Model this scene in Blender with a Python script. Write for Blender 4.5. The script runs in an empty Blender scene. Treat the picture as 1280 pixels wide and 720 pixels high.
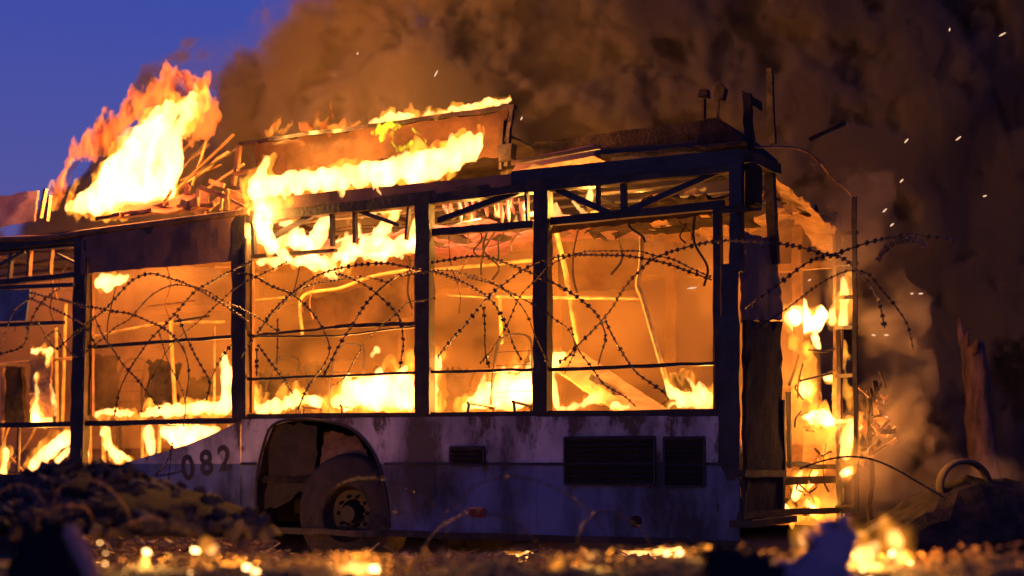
import bpy, bmesh, math, random
import numpy as np
from mathutils import Vector, Matrix

SC = bpy.context.scene
COL = SC.collection

# ------------------------------------------------------------------ camera
F = 1700.0          # focal length in pixels of a 1280 px wide frame
CX, CY, CAMZ = 640.0, 579.0, 0.89
cd = bpy.data.cameras.new('camera')
cd.sensor_width = 36.0
cd.lens = F / 1280.0 * 36.0
cd.shift_y = (CY - 360.0) / 1280.0
cd.clip_end = 3000.0
cd.clip_start = 0.05
cd.dof.use_dof = True
cd.dof.focus_distance = 10.2
cd.dof.aperture_fstop = 1.1
cam = bpy.data.objects.new('camera', cd)
cam.location = (0, 0, CAMZ)
cam.rotation_euler = (math.radians(90), 0, 0)
COL.objects.link(cam)
SC.camera = cam

# ------------------------------------------------------------------ sky
SUN_EL, SUN_ROT = math.radians(-2.0), math.radians(215.0)
wd = bpy.data.worlds.new('World')
SC.world = wd
wd.use_nodes = True
nt = wd.node_tree
nt.nodes.clear()
wo = nt.nodes.new('ShaderNodeOutputWorld')
b1 = nt.nodes.new('ShaderNodeBackground')
b2 = nt.nodes.new('ShaderNodeBackground')
ad = nt.nodes.new('ShaderNodeAddShader')
sk = nt.nodes.new('ShaderNodeTexSky')
sk.sky_type = 'NISHITA'
sk.sun_disc = False
sk.sun_elevation = SUN_EL
sk.sun_rotation = SUN_ROT
nt.links.new(sk.outputs[0], b1.inputs[0])
b1.inputs[1].default_value = 0.10
tc = nt.nodes.new('ShaderNodeTexCoord')
sp = nt.nodes.new('ShaderNodeSeparateXYZ')
rp = nt.nodes.new('ShaderNodeValToRGB')      # dusk: violet low, deep blue high
nt.links.new(tc.outputs['Generated'], sp.inputs[0])
nt.links.new(sp.outputs['Z'], rp.inputs[0])
e = rp.color_ramp.elements
e[0].position = 0.0;  e[0].color = (0.085, 0.060, 0.210, 1)
e[1].position = 0.60; e[1].color = (0.008, 0.022, 0.240, 1)
m = e.new(0.12); m.color = (0.105, 0.082, 0.320, 1)
m = e.new(0.20); m.color = (0.066, 0.076, 0.350, 1)
m = e.new(0.34); m.color = (0.028, 0.058, 0.390, 1)
nt.links.new(rp.outputs[0], b2.inputs[0])
b2.inputs[1].default_value = 0.95
nt.links.new(b1.outputs[0], ad.inputs[0])
nt.links.new(b2.outputs[0], ad.inputs[1])
nt.links.new(ad.outputs[0], wo.inputs[0])

SC.view_settings.view_transform = 'Standard'
SC.view_settings.look = 'None'
SC.view_settings.exposure = 0.0
SC.view_settings.gamma = 1.0
SC.view_settings.use_curve_mapping = False
cy = SC.cycles
cy.use_denoising = True
cy.max_bounces = 6
cy.diffuse_bounces = 2
cy.glossy_bounces = 2
cy.transmission_bounces = 2
cy.volume_bounces = 2
cy.transparent_max_bounces = 48
cy.sample_clamp_indirect = 4.0
cy.volume_step_rate = 1.0
cy.volume_max_steps = 400
cy.use_adaptive_sampling = True
cy.adaptive_threshold = 0.02

R = random.Random(7)

# ------------------------------------------------------------------ frames
# bus frame: local x runs along the near side (0 at the rear corner, negative
# towards the front), y runs into the bus, z up.
CORNER = Vector((1.61, 9.60, 0.0))
TH = math.atan2(-0.4812, 0.8766)
BM = Matrix.Translation(CORNER) @ Matrix.Rotation(TH, 4, 'Z')
BI = BM.inverted()
CAM_L = BI @ Vector((0, 0, CAMZ))

def ray(px, py):
    return Vector(((px - CX) / F, 1.0, (CY - py) / F))

def P(px, py, t=0.0):
    """bus-frame point seen at a photo pixel on the plane y = t of the bus."""
    d = BI.to_3x3() @ ray(px, py)
    k = (t - CAM_L.y) / d.y
    return CAM_L + d * k

def PR(px, py, x=0.0):
    """bus-frame point on the plane x = const (the rear end)."""
    d = BI.to_3x3() @ ray(px, py)
    k = (x - CAM_L.x) / d.x
    return CAM_L + d * k

def WP(px, py, Y):
    """world point at depth Y."""
    return Vector((0, 0, CAMZ)) + ray(px, py) * Y

def LW(px, py, Y):
    return BI @ WP(px, py, Y)

# ------------------------------------------------------------------ noise + surface nets
_rs = np.random.RandomState(11)
_LAT = _rs.rand(64, 64, 64).astype(np.float32)

def vnoise(x, y, z):
    xi = np.floor(x).astype(int); yi = np.floor(y).astype(int); zi = np.floor(z).astype(int)
    fx = x - xi; fy = y - yi; fz = z - zi
    fx = fx * fx * (3 - 2 * fx); fy = fy * fy * (3 - 2 * fy); fz = fz * fz * (3 - 2 * fz)
    x0 = xi & 63; x1 = (xi + 1) & 63; y0 = yi & 63; y1 = (yi + 1) & 63; z0 = zi & 63; z1 = (zi + 1) & 63
    a = _LAT[x0, y0, z0] * (1 - fx) + _LAT[x1, y0, z0] * fx
    b = _LAT[x0, y1, z0] * (1 - fx) + _LAT[x1, y1, z0] * fx
    c = _LAT[x0, y0, z1] * (1 - fx) + _LAT[x1, y0, z1] * fx
    d = _LAT[x0, y1, z1] * (1 - fx) + _LAT[x1, y1, z1] * fx
    return ((a * (1 - fy) + b * fy) * (1 - fz) + (c * (1 - fy) + d * fy) * fz) * 2 - 1

def fbm(x, y, z, o=4, g=0.5):
    s = 0; a = 1.0; n = 0
    for i in range(o):
        s = s + a * vnoise(x * 2 ** i + 17.3 * i, y * 2 ** i + 5.1 * i, z * 2 ** i + 9.7 * i)
        n += a; a *= g
    return s / n

def surface_nets(f, org, h):
    ins = f > 0
    nx, ny, nz = f.shape
    c = np.zeros((nx - 1, ny - 1, nz - 1), np.int8)
    for i in (0, 1):
        for j in (0, 1):
            for k in (0, 1):
                c += ins[i:nx - 1 + i, j:ny - 1 + j, k:nz - 1 + k]
    act = (c > 0) & (c < 8)
    idx = -np.ones(act.shape, np.int64)
    cells = np.argwhere(act)
    if len(cells) == 0:
        return [], []
    idx[act] = np.arange(len(cells))
    pos = np.zeros((len(cells), 3)); cnt = np.zeros(len(cells))
    corners = [(i, j, k) for i in (0, 1) for j in (0, 1) for k in (0, 1)]
    I, J, K = cells.T
    for a in corners:
        for ax in range(3):
            if a[ax] == 0:
                b = list(a); b[ax] = 1
                fa = f[I + a[0], J + a[1], K + a[2]]; fb = f[I + b[0], J + b[1], K + b[2]]
                m = (fa > 0) != (fb > 0)
                t = np.where(m, fa / np.where(m, fa - fb, 1), 0)
                p = np.zeros((len(cells), 3)); p[:] = a; p[:, ax] += t
                pos += p * m[:, None]; cnt += m
    V = (cells + pos / cnt[:, None]) * h + np.array(org)
    Fs = []
    for ax in range(3):
        u, v = [(1, 2), (2, 0), (0, 1)][ax]
        sl0 = [slice(None)] * 3; sl1 = [slice(None)] * 3
        sl0[ax] = slice(0, -1); sl1[ax] = slice(1, None)
        A = ins[tuple(sl0)]; B = ins[tuple(sl1)]
        for flip, mask in ((False, A & ~B), (True, ~A & B)):
            e = np.argwhere(mask)
            ok = (e[:, u] > 0) & (e[:, v] > 0) & (e[:, u] < f.shape[u] - 1) & (e[:, v] < f.shape[v] - 1)
            e = e[ok]
            def cell(du, dv):
                q = e.copy(); q[:, u] -= du; q[:, v] -= dv
                return idx[q[:, 0], q[:, 1], q[:, 2]]
            qd = np.stack([cell(1, 1), cell(0, 1), cell(0, 0), cell(1, 0)], 1)
            if flip:
                qd = qd[:, ::-1]
            Fs.append(qd)
    return V, np.concatenate(Fs)

# ------------------------------------------------------------------ materials
def newmat(name):
    m = bpy.data.materials.new(name); m.use_nodes = True
    n = m.node_tree; n.nodes.clear()
    out = n.nodes.new('ShaderNodeOutputMaterial')
    return m, n, out

def surf(name, c1, c2, rough=0.7, scale=4.0, metal=0.0, bump=0.3, detail=8.0, lo=0.35, hi=0.65, c3=None, stretch=(1, 1, 1), spec=0.5):
    m, n, out = newmat(name)
    b = n.nodes.new('ShaderNodeBsdfPrincipled')
    tc = n.nodes.new('ShaderNodeTexCoord'); mp = n.nodes.new('ShaderNodeMapping')
    mp.inputs['Scale'].default_value = stretch
    n.links.new(tc.outputs['Object'], mp.inputs[0])
    no = n.nodes.new('ShaderNodeTexNoise'); no.inputs['Scale'].default_value = scale
    no.inputs['Detail'].default_value = detail; no.inputs['Roughness'].default_value = 0.65
    n.links.new(mp.outputs[0], no.inputs[0])
    r = n.nodes.new('ShaderNodeValToRGB')
    r.color_ramp.elements[0].position = lo; r.color_ramp.elements[0].color = (*c1, 1)
    r.color_ramp.elements[1].position = hi; r.color_ramp.elements[1].color = (*c2, 1)
    if c3:
        q = r.color_ramp.elements.new((lo + hi) / 2 + 0.03); q.color = (*c3, 1)
    n.links.new(no.outputs[0], r.inputs[0])
    n.links.new(r.outputs[0], b.inputs['Base Color'])
    b.inputs['Roughness'].default_value = rough
    b.inputs['Metallic'].default_value = metal
    b.inputs['Specular IOR Level'].default_value = spec
    if bump:
        n2 = n.nodes.new('ShaderNodeTexNoise'); n2.inputs['Scale'].default_value = scale * 6
        n2.inputs['Detail'].default_value = 6
        n.links.new(mp.outputs[0], n2.inputs[0])
        bp = n.nodes.new('ShaderNodeBump'); bp.inputs['Strength'].default_value = bump
        bp.inputs['Distance'].default_value = 0.01
        n.links.new(n2.outputs[0], bp.inputs['Height'])
        n.links.new(bp.outputs[0], b.inputs['Normal'])
    n.links.new(b.outputs[0], out.inputs[0])
    return m

def fire_mat(name, col, s, streak=0, smin=.05, soot=0.0):
    m, n, out = newmat(name)
    e = n.nodes.new('ShaderNodeEmission')
    e.inputs[0].default_value = (*col, 1); e.inputs[1].default_value = s
    if soot:
        ab = n.nodes.new('ShaderNodeVolumeAbsorption'); ab.inputs['Color'].default_value = (.8, .3, .1, 1); ab.inputs['Density'].default_value = soot
        sh = n.nodes.new('ShaderNodeAddShader'); n.links.new(e.outputs[0], sh.inputs[0]); n.links.new(ab.outputs[0], sh.inputs[1])
        n.links.new(sh.outputs[0], out.inputs['Volume'])
    else:
        n.links.new(e.outputs[0], out.inputs['Volume'])
    if streak:
        tc = n.nodes.new('ShaderNodeTexCoord'); mp = n.nodes.new('ShaderNodeMapping')
        mp.inputs['Scale'].default_value = (1, 1, .45)
        no = n.nodes.new('ShaderNodeTexNoise'); no.inputs['Scale'].default_value = streak
        no.inputs['Detail'].default_value = 3; no.inputs['Distortion'].default_value = 1.2
        r = n.nodes.new('ShaderNodeMapRange'); r.interpolation_type = 'SMOOTHSTEP'
        r.inputs['From Min'].default_value = .40; r.inputs['From Max'].default_value = .60
        r.inputs['To Min'].default_value = s * smin; r.inputs['To Max'].default_value = s
        n.links.new(tc.outputs['Object'], mp.inputs[0]); n.links.new(mp.outputs[0], no.inputs[0])
        n.links.new(no.outputs[0], r.inputs['Value']); n.links.new(r.outputs[0], e.inputs[1])
        m.cycles.volume_step_rate = .5
    return m

def smoke_mat(name, dens, scale, col=(0.5, 0.5, 0.5), lo=0.42, hi=0.68, dmin=0.25, aniso=0.0, rate=0.4, stretch=(1, 1, 1), detail=4.0, homog=False):
    m, n, out = newmat(name)
    v = n.nodes.new('ShaderNodeVolumePrincipled')
    v.inputs['Color'].default_value = (*col, 1)
    v.inputs['Anisotropy'].default_value = aniso
    v.inputs['Density'].default_value = dens
    n.links.new(v.outputs[0], out.inputs['Volume'])
    if homog:
        m.cycles.homogeneous_volume = True
        return m
    tc = n.nodes.new('ShaderNodeTexCoord'); mp = n.nodes.new('ShaderNodeMapping')
    mp.inputs['Scale'].default_value = stretch
    n.links.new(tc.outputs['Object'], mp.inputs[0])
    no = n.nodes.new('ShaderNodeTexNoise'); no.inputs['Scale'].default_value = scale
    no.inputs['Detail'].default_value = detail; no.inputs['Roughness'].default_value = 0.66
    no.inputs['Distortion'].default_value = 0.15
    n.links.new(mp.outputs[0], no.inputs[0])
    r = n.nodes.new('ShaderNodeMapRange')
    r.interpolation_type = 'SMOOTHSTEP'
    r.inputs['From Min'].default_value = lo; r.inputs['From Max'].default_value = hi
    r.inputs['To Min'].default_value = dmin * dens; r.inputs['To Max'].default_value = dens
    n.links.new(no.outputs[0], r.inputs['Value'])
    n.links.new(r.outputs[0], v.inputs['Density'])
    m.cycles.volume_step_rate = rate
    return m

# ------------------------------------------------------------------ object helpers
def tag(o, label=None, cat=None, group=None, kind=None):
    if label: o['label'] = label
    if cat: o['category'] = cat
    if group: o['group'] = group
    if kind: o['kind'] = kind
    return o

def link(name, me, m, parent=None, loc=None, frame=False):
    o = bpy.data.objects.new(name, me); COL.objects.link(o)
    if m is not None:
        me.materials.append(m)
    if parent is not None:
        o.parent = parent
    if loc is not None:
        o.location = loc
    if frame:
        o.rotation_euler = (0, 0, TH)
    return o

def empty(name, loc, rz=0.0):
    o = bpy.data.objects.new(name, None); COL.objects.link(o)
    o.location = loc; o.rotation_euler = (0, 0, rz); o.empty_display_size = 0.2
    return o

def setup_parent(base):
    return Vector(base)

class MB:
    """collects pieces in bus-frame (or world) coordinates, shifted by -org when built."""
    def __init__(s):
        s.v = []; s.f = []
    def add(s, vs, fs):
        n = len(s.v); s.v += [Vector(v) for v in vs]; s.f += [tuple(i + n for i in f) for f in fs]
        return s
    def box(s, c, d, jit=0.0, rot=None):
        c = Vector(c); vs = []
        for i in (-1, 1):
            for j in (-1, 1):
                for k in (-1, 1):
                    p = Vector((i * d[0] / 2, j * d[1] / 2, k * d[2] / 2))
                    if jit: p += Vector((R.uniform(-jit, jit), R.uniform(-jit, jit), R.uniform(-jit, jit)))
                    if rot is not None: p = rot @ p
                    vs.append(c + p)
        return s.add(vs, [(0, 1, 3, 2), (4, 6, 7, 5), (0, 4, 5, 1), (2, 3, 7, 6), (0, 2, 6, 4), (1, 5, 7, 3)])
    def bar(s, a, b, w, d, seg=1, wob=0.0, up=(0, 1, 0)):
        """rectangular bar from a to b; w across, d along the up direction"""
        a = Vector(a); b = Vector(b); t = (b - a).normalized(); u = Vector(up)
        u = (u - t * u.dot(t))
        if u.length < 1e-3: u = Vector((1, 0, 0)) - t * t.x
        u.normalize(); n = t.cross(u)
        rings = []
        for i in range(seg + 1):
            p = a.lerp(b, i / seg)
            if 0 < i < seg and wob:
                p += n * R.uniform(-wob, wob) + u * R.uniform(-wob, wob)
            ww = w * (1 + R.uniform(-1, 1) * (0.10 if wob else 0))
            dd = d
            rings.append([p + n * ww / 2 + u * dd / 2, p - n * ww / 2 + u * dd / 2, p - n * ww / 2 - u * dd / 2, p + n * ww / 2 - u * dd / 2])
        vs = [q for r in rings for q in r]; fs = [(3, 2, 1, 0)]
        for i in range(seg):
            for j in range(4):
                fs.append((4 * i + j, 4 * i + (j + 1) % 4, 4 * i + 4 + (j + 1) % 4, 4 * i + 4 + j))
        k = 4 * seg; fs.append((k, k + 1, k + 2, k + 3))
        return s.add(vs, fs)
    def tube(s, pts, r, n=6, cap=True):
        pts = [Vector(p) for p in pts]; rings = []
        N = len(pts)
        u = None
        for i in range(N):
            t = (pts[min(i + 1, N - 1)] - pts[max(i - 1, 0)])
            if t.length < 1e-7: t = Vector((0, 0, 1))
            t.normalize()
            if u is None:
                u = t.orthogonal().normalized()
            else:
                u = (u - t * u.dot(t))
                if u.length < 1e-5: u = t.orthogonal()
                u.normalize()
            w = t.cross(u)
            rr = r[i] if isinstance(r, (list, tuple)) else r
            rings.append([pts[i] + (u * math.cos(2 * math.pi * k / n) + w * math.sin(2 * math.pi * k / n)) * rr for k in range(n)])
        vs = [q for g in rings for q in g]; fs = []
        for i in range(N - 1):
            for k in range(n):
                fs.append((i * n + k, i * n + (k + 1) % n, (i + 1) * n + (k + 1) % n, (i + 1) * n + k))
        if cap:
            fs.append(tuple(range(n))[::-1]); fs.append(tuple((N - 1) * n + k for k in range(n)))
        return s.add(vs, fs)
    def prism(s, poly, dvec):
        """solid from a planar outline pushed along dvec (outline may be concave)"""
        d = Vector(dvec); n = len(poly); poly = [Vector(p) for p in poly]
        vs = poly + [p + d for p in poly]
        fs = [tuple(range(n))[::-1], tuple(range(n, 2 * n))]
        for i in range(n):
            j = (i + 1) % n
            fs.append((i, j, n + j, n + i))
        return s.add(vs, fs)
    def sheet(s, p00, p10, p11, p01, nu, nv, amp, th, seed=0, hole=0.0):
        """bumpy sheet of thickness th with optional ragged holes"""
        p00, p10, p11, p01 = map(Vector, (p00, p10, p11, p01))
        nrm = (p10 - p00).cross(p01 - p00).normalized()
        g = []
        for j in range(nv + 1):
            for i in range(nu + 1):
                a = i / nu; b = j / nv
                p = p00.lerp(p10, a).lerp(p01.lerp(p11, a), b)
                q = fbm(np.array([p.x * 2.3 + seed]), np.array([p.y * 2.3]), np.array([p.z * 2.3]), 3)[0]
                p = p + nrm * amp * float(q)
                e_ = 0.35 * amp
                if i in (0, nu) or j in (0, nv):
                    p += Vector((R.uniform(-e_, e_), 0, R.uniform(-e_, e_)))
                g.append(p)
        N = len(g)
        vs = g + [p + nrm * th for p in g]; fs = []
        keep = {}
        for j in range(nv):
            for i in range(nu):
                k = True
                if hole > 0:
                    c = g[j * (nu + 1) + i]
                    q = fbm(np.array([c.x * 3 + seed]), np.array([c.y * 3 + 7]), np.array([c.z * 3]), 3)[0]
                    k = q > -0.5 + hole
                keep[(i, j)] = k
        W = nu + 1
        for (i, j), k in keep.items():
            if not k: continue
            a, b, c, d = j * W + i, j * W + i + 1, (j + 1) * W + i + 1, (j + 1) * W + i
            fs.append((d, c, b, a)); fs.append((a + N, b + N, c + N, d + N))
            for (di, dj, e1, e2) in ((0, -1, a, b), (1, 0, b, c), (0, 1, c, d), (-1, 0, d, a)):
                if not keep.get((i + di, j + dj), False):
                    fs.append((e1, e2, e2 + N, e1 + N))
        return s.add(vs, fs)
    def build(s, name, m, parent=None, org=(0, 0, 0), frame=False, smooth=False):
        """org: bus-frame origin of the owner (parent or self)"""
        org = Vector(org)
        me = bpy.data.meshes.new(name)
        me.from_pydata([tuple(v - org) for v in s.v], [], s.f)
        me.update()
        if smooth:
            for p in me.polygons: p.use_smooth = True
        if parent is not None:
            return link(name, me, m, parent)
        if frame:
            return link(name, me, m, None, BM @ org, True)
        return link(name, me, m, None, org)

def crom(pts, k=6):
    pts = [Vector(p) for p in pts]
    P_ = [pts[0] * 2 - pts[1]] + pts + [pts[-1] * 2 - pts[-2]]
    out = []
    for i in range(1, len(P_) - 2):
        a, b, c, d = P_[i - 1], P_[i], P_[i + 1], P_[i + 2]
        for j in range(k):
            t = j / k
            out.append(0.5 * ((2 * b) + (c - a) * t + (2 * a - 5 * b + 4 * c - d) * t * t + (3 * b - a - 3 * c + d) * t ** 3))
    out.append(pts[-1])
    return out

def bevel(o, w=0.006, seg=1):
    bm = bmesh.new(); bm.from_mesh(o.data)
    bmesh.ops.bevel(bm, geom=list(bm.edges), offset=w, segments=seg, affect='EDGES', clamp_overlap=True)
    bm.to_mesh(o.data); bm.free()
    return o

# ------------------------------------------------------------------ palette
M_STEEL = surf('charred_steel', (0.018, 0.013, 0.013), (0.070, 0.044, 0.038), 0.6, 5, 0.3, 0.4, c3=(0.030, 0.021, 0.020))
M_STEELB = surf('blued_steel', (0.012, 0.012, 0.017), (0.040, 0.036, 0.048), 0.5, 3, 0.4, 0.3)
M_RUST = surf('rusted_steel', (0.09, 0.045, 0.025), (0.26, 0.14, 0.07), 0.8, 7, 0.1, 0.5)
M_FASCIA = surf('sooted_fascia', (0.09, 0.042, 0.032), (0.22, 0.105, 0.075), 0.75, 1.6, 0, 0.3)
M_YELLOW = surf('scorched_yellow_paint', (0.20, 0.13, 0.05), (0.55, 0.38, 0.14), 0.5, 9, 0, 0.2)
M_PALE = surf('sooted_pale_panel', (0.22, 0.16, 0.14), (0.50, 0.40, 0.38), 0.7, 3, 0, 0.3)
M_SHEETM = surf('burnt_sheet', (0.16, 0.09, 0.05), (0.45, 0.27, 0.14), 0.8, 4, 0, 0.5)
M_POD = surf('scorched_pod_paint', (0.02, 0.012, 0.008), (0.10, 0.052, 0.030), 0.85, 1.6, 0, 0.5, spec=.2)
M_CHAR = surf('char', (0.010, 0.008, 0.008), (0.045, 0.030, 0.026), 0.9, 8, 0, 0.7, spec=.2)
M_RUBBER = surf('burnt_rubber', (0.014, 0.011, 0.010), (0.045, 0.028, 0.023), 0.85, 7, 0, 0.6)
M_WIRE = surf('blackened_wire', (0.018, 0.014, 0.016), (0.06, 0.045, 0.045), 0.45, 20, 0.6, 0.0)
M_WIREL = surf('galvanised_wire', (0.35, 0.30, 0.28), (0.6, 0.52, 0.48), 0.4, 20, 0.6, 0.0)
M_PLASTIC = surf('melting_liner', (0.25, 0.10, 0.16), (0.55, 0.25, 0.45), 0.5, 6, 0, 0.3)
M_TEXT = surf('number_paint', (0.030, 0.022, 0.030), (0.06, 0.04, 0.05), 0.7, 20, 0, 0.0)

def panel_mat():
    """white over blue bus paint, split at a painted line, under streaks of soot"""
    m, n, out = newmat('bus_paint')
    b = n.nodes.new('ShaderNodeBsdfPrincipled')
    ge = n.nodes.new('ShaderNodeTexCoord')
    se = n.nodes.new('ShaderNodeSeparateXYZ'); n.links.new(ge.outputs['Object'], se.inputs[0])
    gt = n.nodes.new('ShaderNodeMath'); gt.operation = 'GREATER_THAN'; gt.inputs[1].default_value = 0.885
    n.links.new(se.outputs['Z'], gt.inputs[0])
    mx = n.nodes.new('ShaderNodeMix'); mx.data_type = 'RGBA'
    mx.inputs[6].default_value = (0.15, 0.19, 0.38, 1)
    mx.inputs[7].default_value = (0.58, 0.54, 0.62, 1)
    n.links.new(gt.outputs[0], mx.inputs[0])
    no = n.nodes.new('ShaderNodeTexNoise'); no.inputs['Scale'].default_value = 1.1
    no.inputs['Detail'].default_value = 9; no.inputs['Roughness'].default_value = 0.62
    mp = n.nodes.new('ShaderNodeMapping'); mp.inputs['Scale'].default_value = (1.6, 1, 0.8)
    n.links.new(ge.outputs['Object'], mp.inputs[0]); n.links.new(mp.outputs[0], no.inputs[0])
    r = n.nodes.new('ShaderNodeValToRGB')
    r.color_ramp.elements[0].position = 0.40; r.color_ramp.elements[0].color = (0.13, 0.10, 0.09, 1)
    r.color_ramp.elements[1].position = 0.60; r.color_ramp.elements[1].color = (0.85, 0.83, 0.85, 1)
    n.links.new(no.outputs[0], r.inputs[0])
    ml = n.nodes.new('ShaderNodeMix'); ml.data_type = 'RGBA'; ml.blend_type = 'MULTIPLY'; ml.inputs[0].default_value = 1
    n.links.new(mx.outputs[2], ml.inputs[6]); n.links.new(r.outputs[0], ml.inputs[7])
    n.links.new(ml.outputs[2], b.inputs['Base Color'])
    # rusty scorching that breaks through the paint
    n3 = n.nodes.new('ShaderNodeTexNoise'); n3.inputs['Scale'].default_value = 2.6; n3.inputs['Detail'].default_value = 10; n3.inputs['Roughness'].default_value = .7
    n.links.new(mp.outputs[0], n3.inputs[0])
    zz = n.nodes.new('ShaderNodeMath'); zz.operation = 'MULTIPLY_ADD'; zz.inputs[1].default_value = .22
    n.links.new(se.outputs['Z'], zz.inputs[0]); n.links.new(n3.outputs[0], zz.inputs[2])
    r3 = n.nodes.new('ShaderNodeMapRange'); r3.inputs['From Min'].default_value = .76; r3.inputs['From Max'].default_value = .84
    n.links.new(zz.outputs[0], r3.inputs['Value'])
    m3 = n.nodes.new('ShaderNodeMix'); m3.data_type = 'RGBA'; m3.inputs[7].default_value = (.075, .045, .035, 1)
    n.links.new(r3.outputs[0], m3.inputs[0]); n.links.new(ml.outputs[2], m3.inputs[6]); n.links.new(m3.outputs[2], b.inputs['Base Color'])
    b.inputs['Roughness'].default_value = 0.6
    bp = n.nodes.new('ShaderNodeBump'); bp.inputs['Strength'].default_value = 0.25; bp.inputs['Distance'].default_value = 0.03
    n.links.new(no.outputs[0], bp.inputs['Height']); n.links.new(bp.outputs[0], b.inputs['Normal'])
    n.links.new(b.outputs[0], out.inputs[0])
    return m
M_PANEL = panel_mat()

# ------------------------------------------------------------------ ground
g = MB()
N_ = 60
for j in range(N_ + 1):
    for i in range(N_ + 1):
        a = (i / N_ * 2 - 1); b = (j / N_ * 2 - 1)
        x = math.copysign(abs(a) ** 3, a) * 900 + a * 12; y = math.copysign(abs(b) ** 3, b) * 900 + b * 12 + 10
        near = max(0.0, 1 - math.hypot(x, y - 10) / 25)
        g.v.append(Vector((x, y, -0.03 + 0.05 * near * float(fbm(np.array([x * .9]), np.array([y * .9]), np.array([0.3]), 4)[0]))))
for j in range(N_):
    for i in range(N_):
        k = j * (N_ + 1) + i
        g.f.append((k, k + 1, k + N_ + 2, k + N_ + 1))
M_GROUND = surf('ash_strewn_asphalt', (0.022, 0.018, 0.016), (0.11, 0.085, 0.065), 0.9, 1.5, 0, 0.8)
go = g.build('ground', M_GROUND, smooth=True); tag(go, kind='structure')

# ------------------------------------------------------------------ the bus
H_ROOF, H_SILL, H_BOT, W_BUS = 3.06, 1.27, 0.32, 2.55
LEN = 10.6
bus = empty('bus', CORNER, TH)
tag(bus, 'burnt-out single-deck bus skeleton ablaze, white and blue flank numbered 082', 'bus')
def bp(mb, name, m): return mb.build(name, m, bus)

# roof edge rails (near side segmented so that it sags a little)
mb = MB()
mb.bar((-LEN, 0.03, H_ROOF - 0.05), (0, 0.03, H_ROOF - 0.05), 0.10, 0.10, 40, 0.008)
bp(mb, 'roof_rail', M_STEEL)
mb = MB(); mb.bar((-LEN, W_BUS - 0.03, H_ROOF - 0.05), (0, W_BUS - 0.03, H_ROOF - 0.05), 0.10, 0.10, 30, 0.01)
bp(mb, 'roof_rail', M_STEEL)
# header under the roof band and sill
def srail(px0, py0, px1, py1, w, d, m, t=0.03, name='window_rail', seg=10, wob=0.004):
    mb = MB(); mb.bar(P(px0, py0, t), P(px1, py1, t), w, d, seg, wob); return bp(mb, name, m)
srail(542, 291, 667, 281, 0.060, 0.06, M_STEEL, name='window_header')
srail(690, 277, 905, 256, 0.060, 0.06, M_STEEL, name='window_header')
srail(316, 321, 420, 313, 0.030, 0.05, M_STEEL, name='window_header')
srail(-60, 360, 100, 343, 0.050, 0.05, M_STEEL, name='window_header')
srail(-60, 533, 296, 526, 0.050, 0.06, M_STEEL, name='window_sill')
srail(296, 522, 920, 516, 0.060, 0.07, M_STEEL, name='window_sill')
# mid rails of each bay
srail(112, 434, 290, 421, 0.030, 0.04, M_STEEL)
srail(312, 420, 420, 409, 0.020, 0.03, M_STEEL, wob=0.006)
srail(420, 409, 522, 404, 0.030, 0.03, M_STEEL, wob=0.006)
srail(312, 421, 420, 420, 0.014, 0.03, M_STEEL, t=0.05)
srail(420, 420, 522, 408, 0.012, 0.03, M_STEEL, t=0.05)
srail(308, 474, 524, 466, 0.022, 0.03, M_STEEL)
srail(540, 465, 668, 462, 0.022, 0.03, M_STEEL)
srail(688, 462, 896, 454, 0.026, 0.03, M_STEEL)
# pillars: top px,py -> bottom px,py, width
for (xt, yt, xb, yb, w) in ((105, 292, 99, 585, 0.150), (302, 268, 302, 524, 0.150), (531, 245, 531, 518, 0.135), (679, 232, 678, 518, 0.120)):
    mb = MB(); mb.bar(P(xt, yt, 0.02), P(xb, yb, 0.02), w, 0.09, 14, 0.004)
    o = bp(mb, 'window_pillar', M_STEEL)
    mb = MB(); mb.bar(P(xt, yt + 30, -0.045) + Vector((w * .28, 0, 0)), P(xb, yb, -0.045) + Vector((w * .28, 0, 0)), 0.018, 0.02, 10, 0.002)
    mb.build('seam', M_STEEL, o)
# front bays beyond the left edge and far side pillars
for x in (-8.3, -9.6):
    mb = MB(); mb.bar((x, 0.02, 0.4), (x, 0.02, H_ROOF), 0.14, 0.09, 6, 0.004); bp(mb, 'window_pillar', M_STEEL)
# inner light rods beside the windows (seal channels)
for px, y0, y1 in ((116, 345, 520), (316, 325, 516), (520, 322, 512), (893, 262, 512)):
    mb = MB(); mb.bar(P(px, y0, 0.06), P(px, y1, 0.06), 0.012, 0.03, 10, 0.003); bp(mb, 'seal_channel', M_RUST)
# roof truss between roof rail and header
def brace(a, b, w=0.045, m=M_STEELB, t=0.035, name='brace'):
    mb = MB(); mb.bar(P(a[0], a[1], t), P(b[0], b[1], t), w, 0.04, 4, 0.002); bp(mb, name, m)
brace((548, 276), (660, 236)); brace((690, 234), (775, 272)); brace((775, 268), (905, 212))
brace((780, 222), (780, 268)); brace((748, 224), (748, 256), 0.025); brace((658, 240), (660, 278), 0.02)
brace((340, 298), (402, 262), 0.04); brace((415, 258), (416, 308), 0.03); brace((444, 256), (444, 304), 0.03)
brace((444, 262), (500, 282), 0.03); brace((316, 262), (318, 318), 0.03); brace((512, 252), (508, 300), 0.02)
# front left of the band: open frame with short posts
brace((0, 332), (30, 315), 0.03); brace((38, 313), (36, 345), 0.035, M_RUST); brace((65, 312), (63, 342), 0.02, M_RUST); brace((100, 306), (101, 336), 0.025, M_RUST)
brace((0, 314), (102, 306), 0.03); brace((15, 316), (12, 350), 0.03); brace((72, 318), (98, 330), 0.02)
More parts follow.
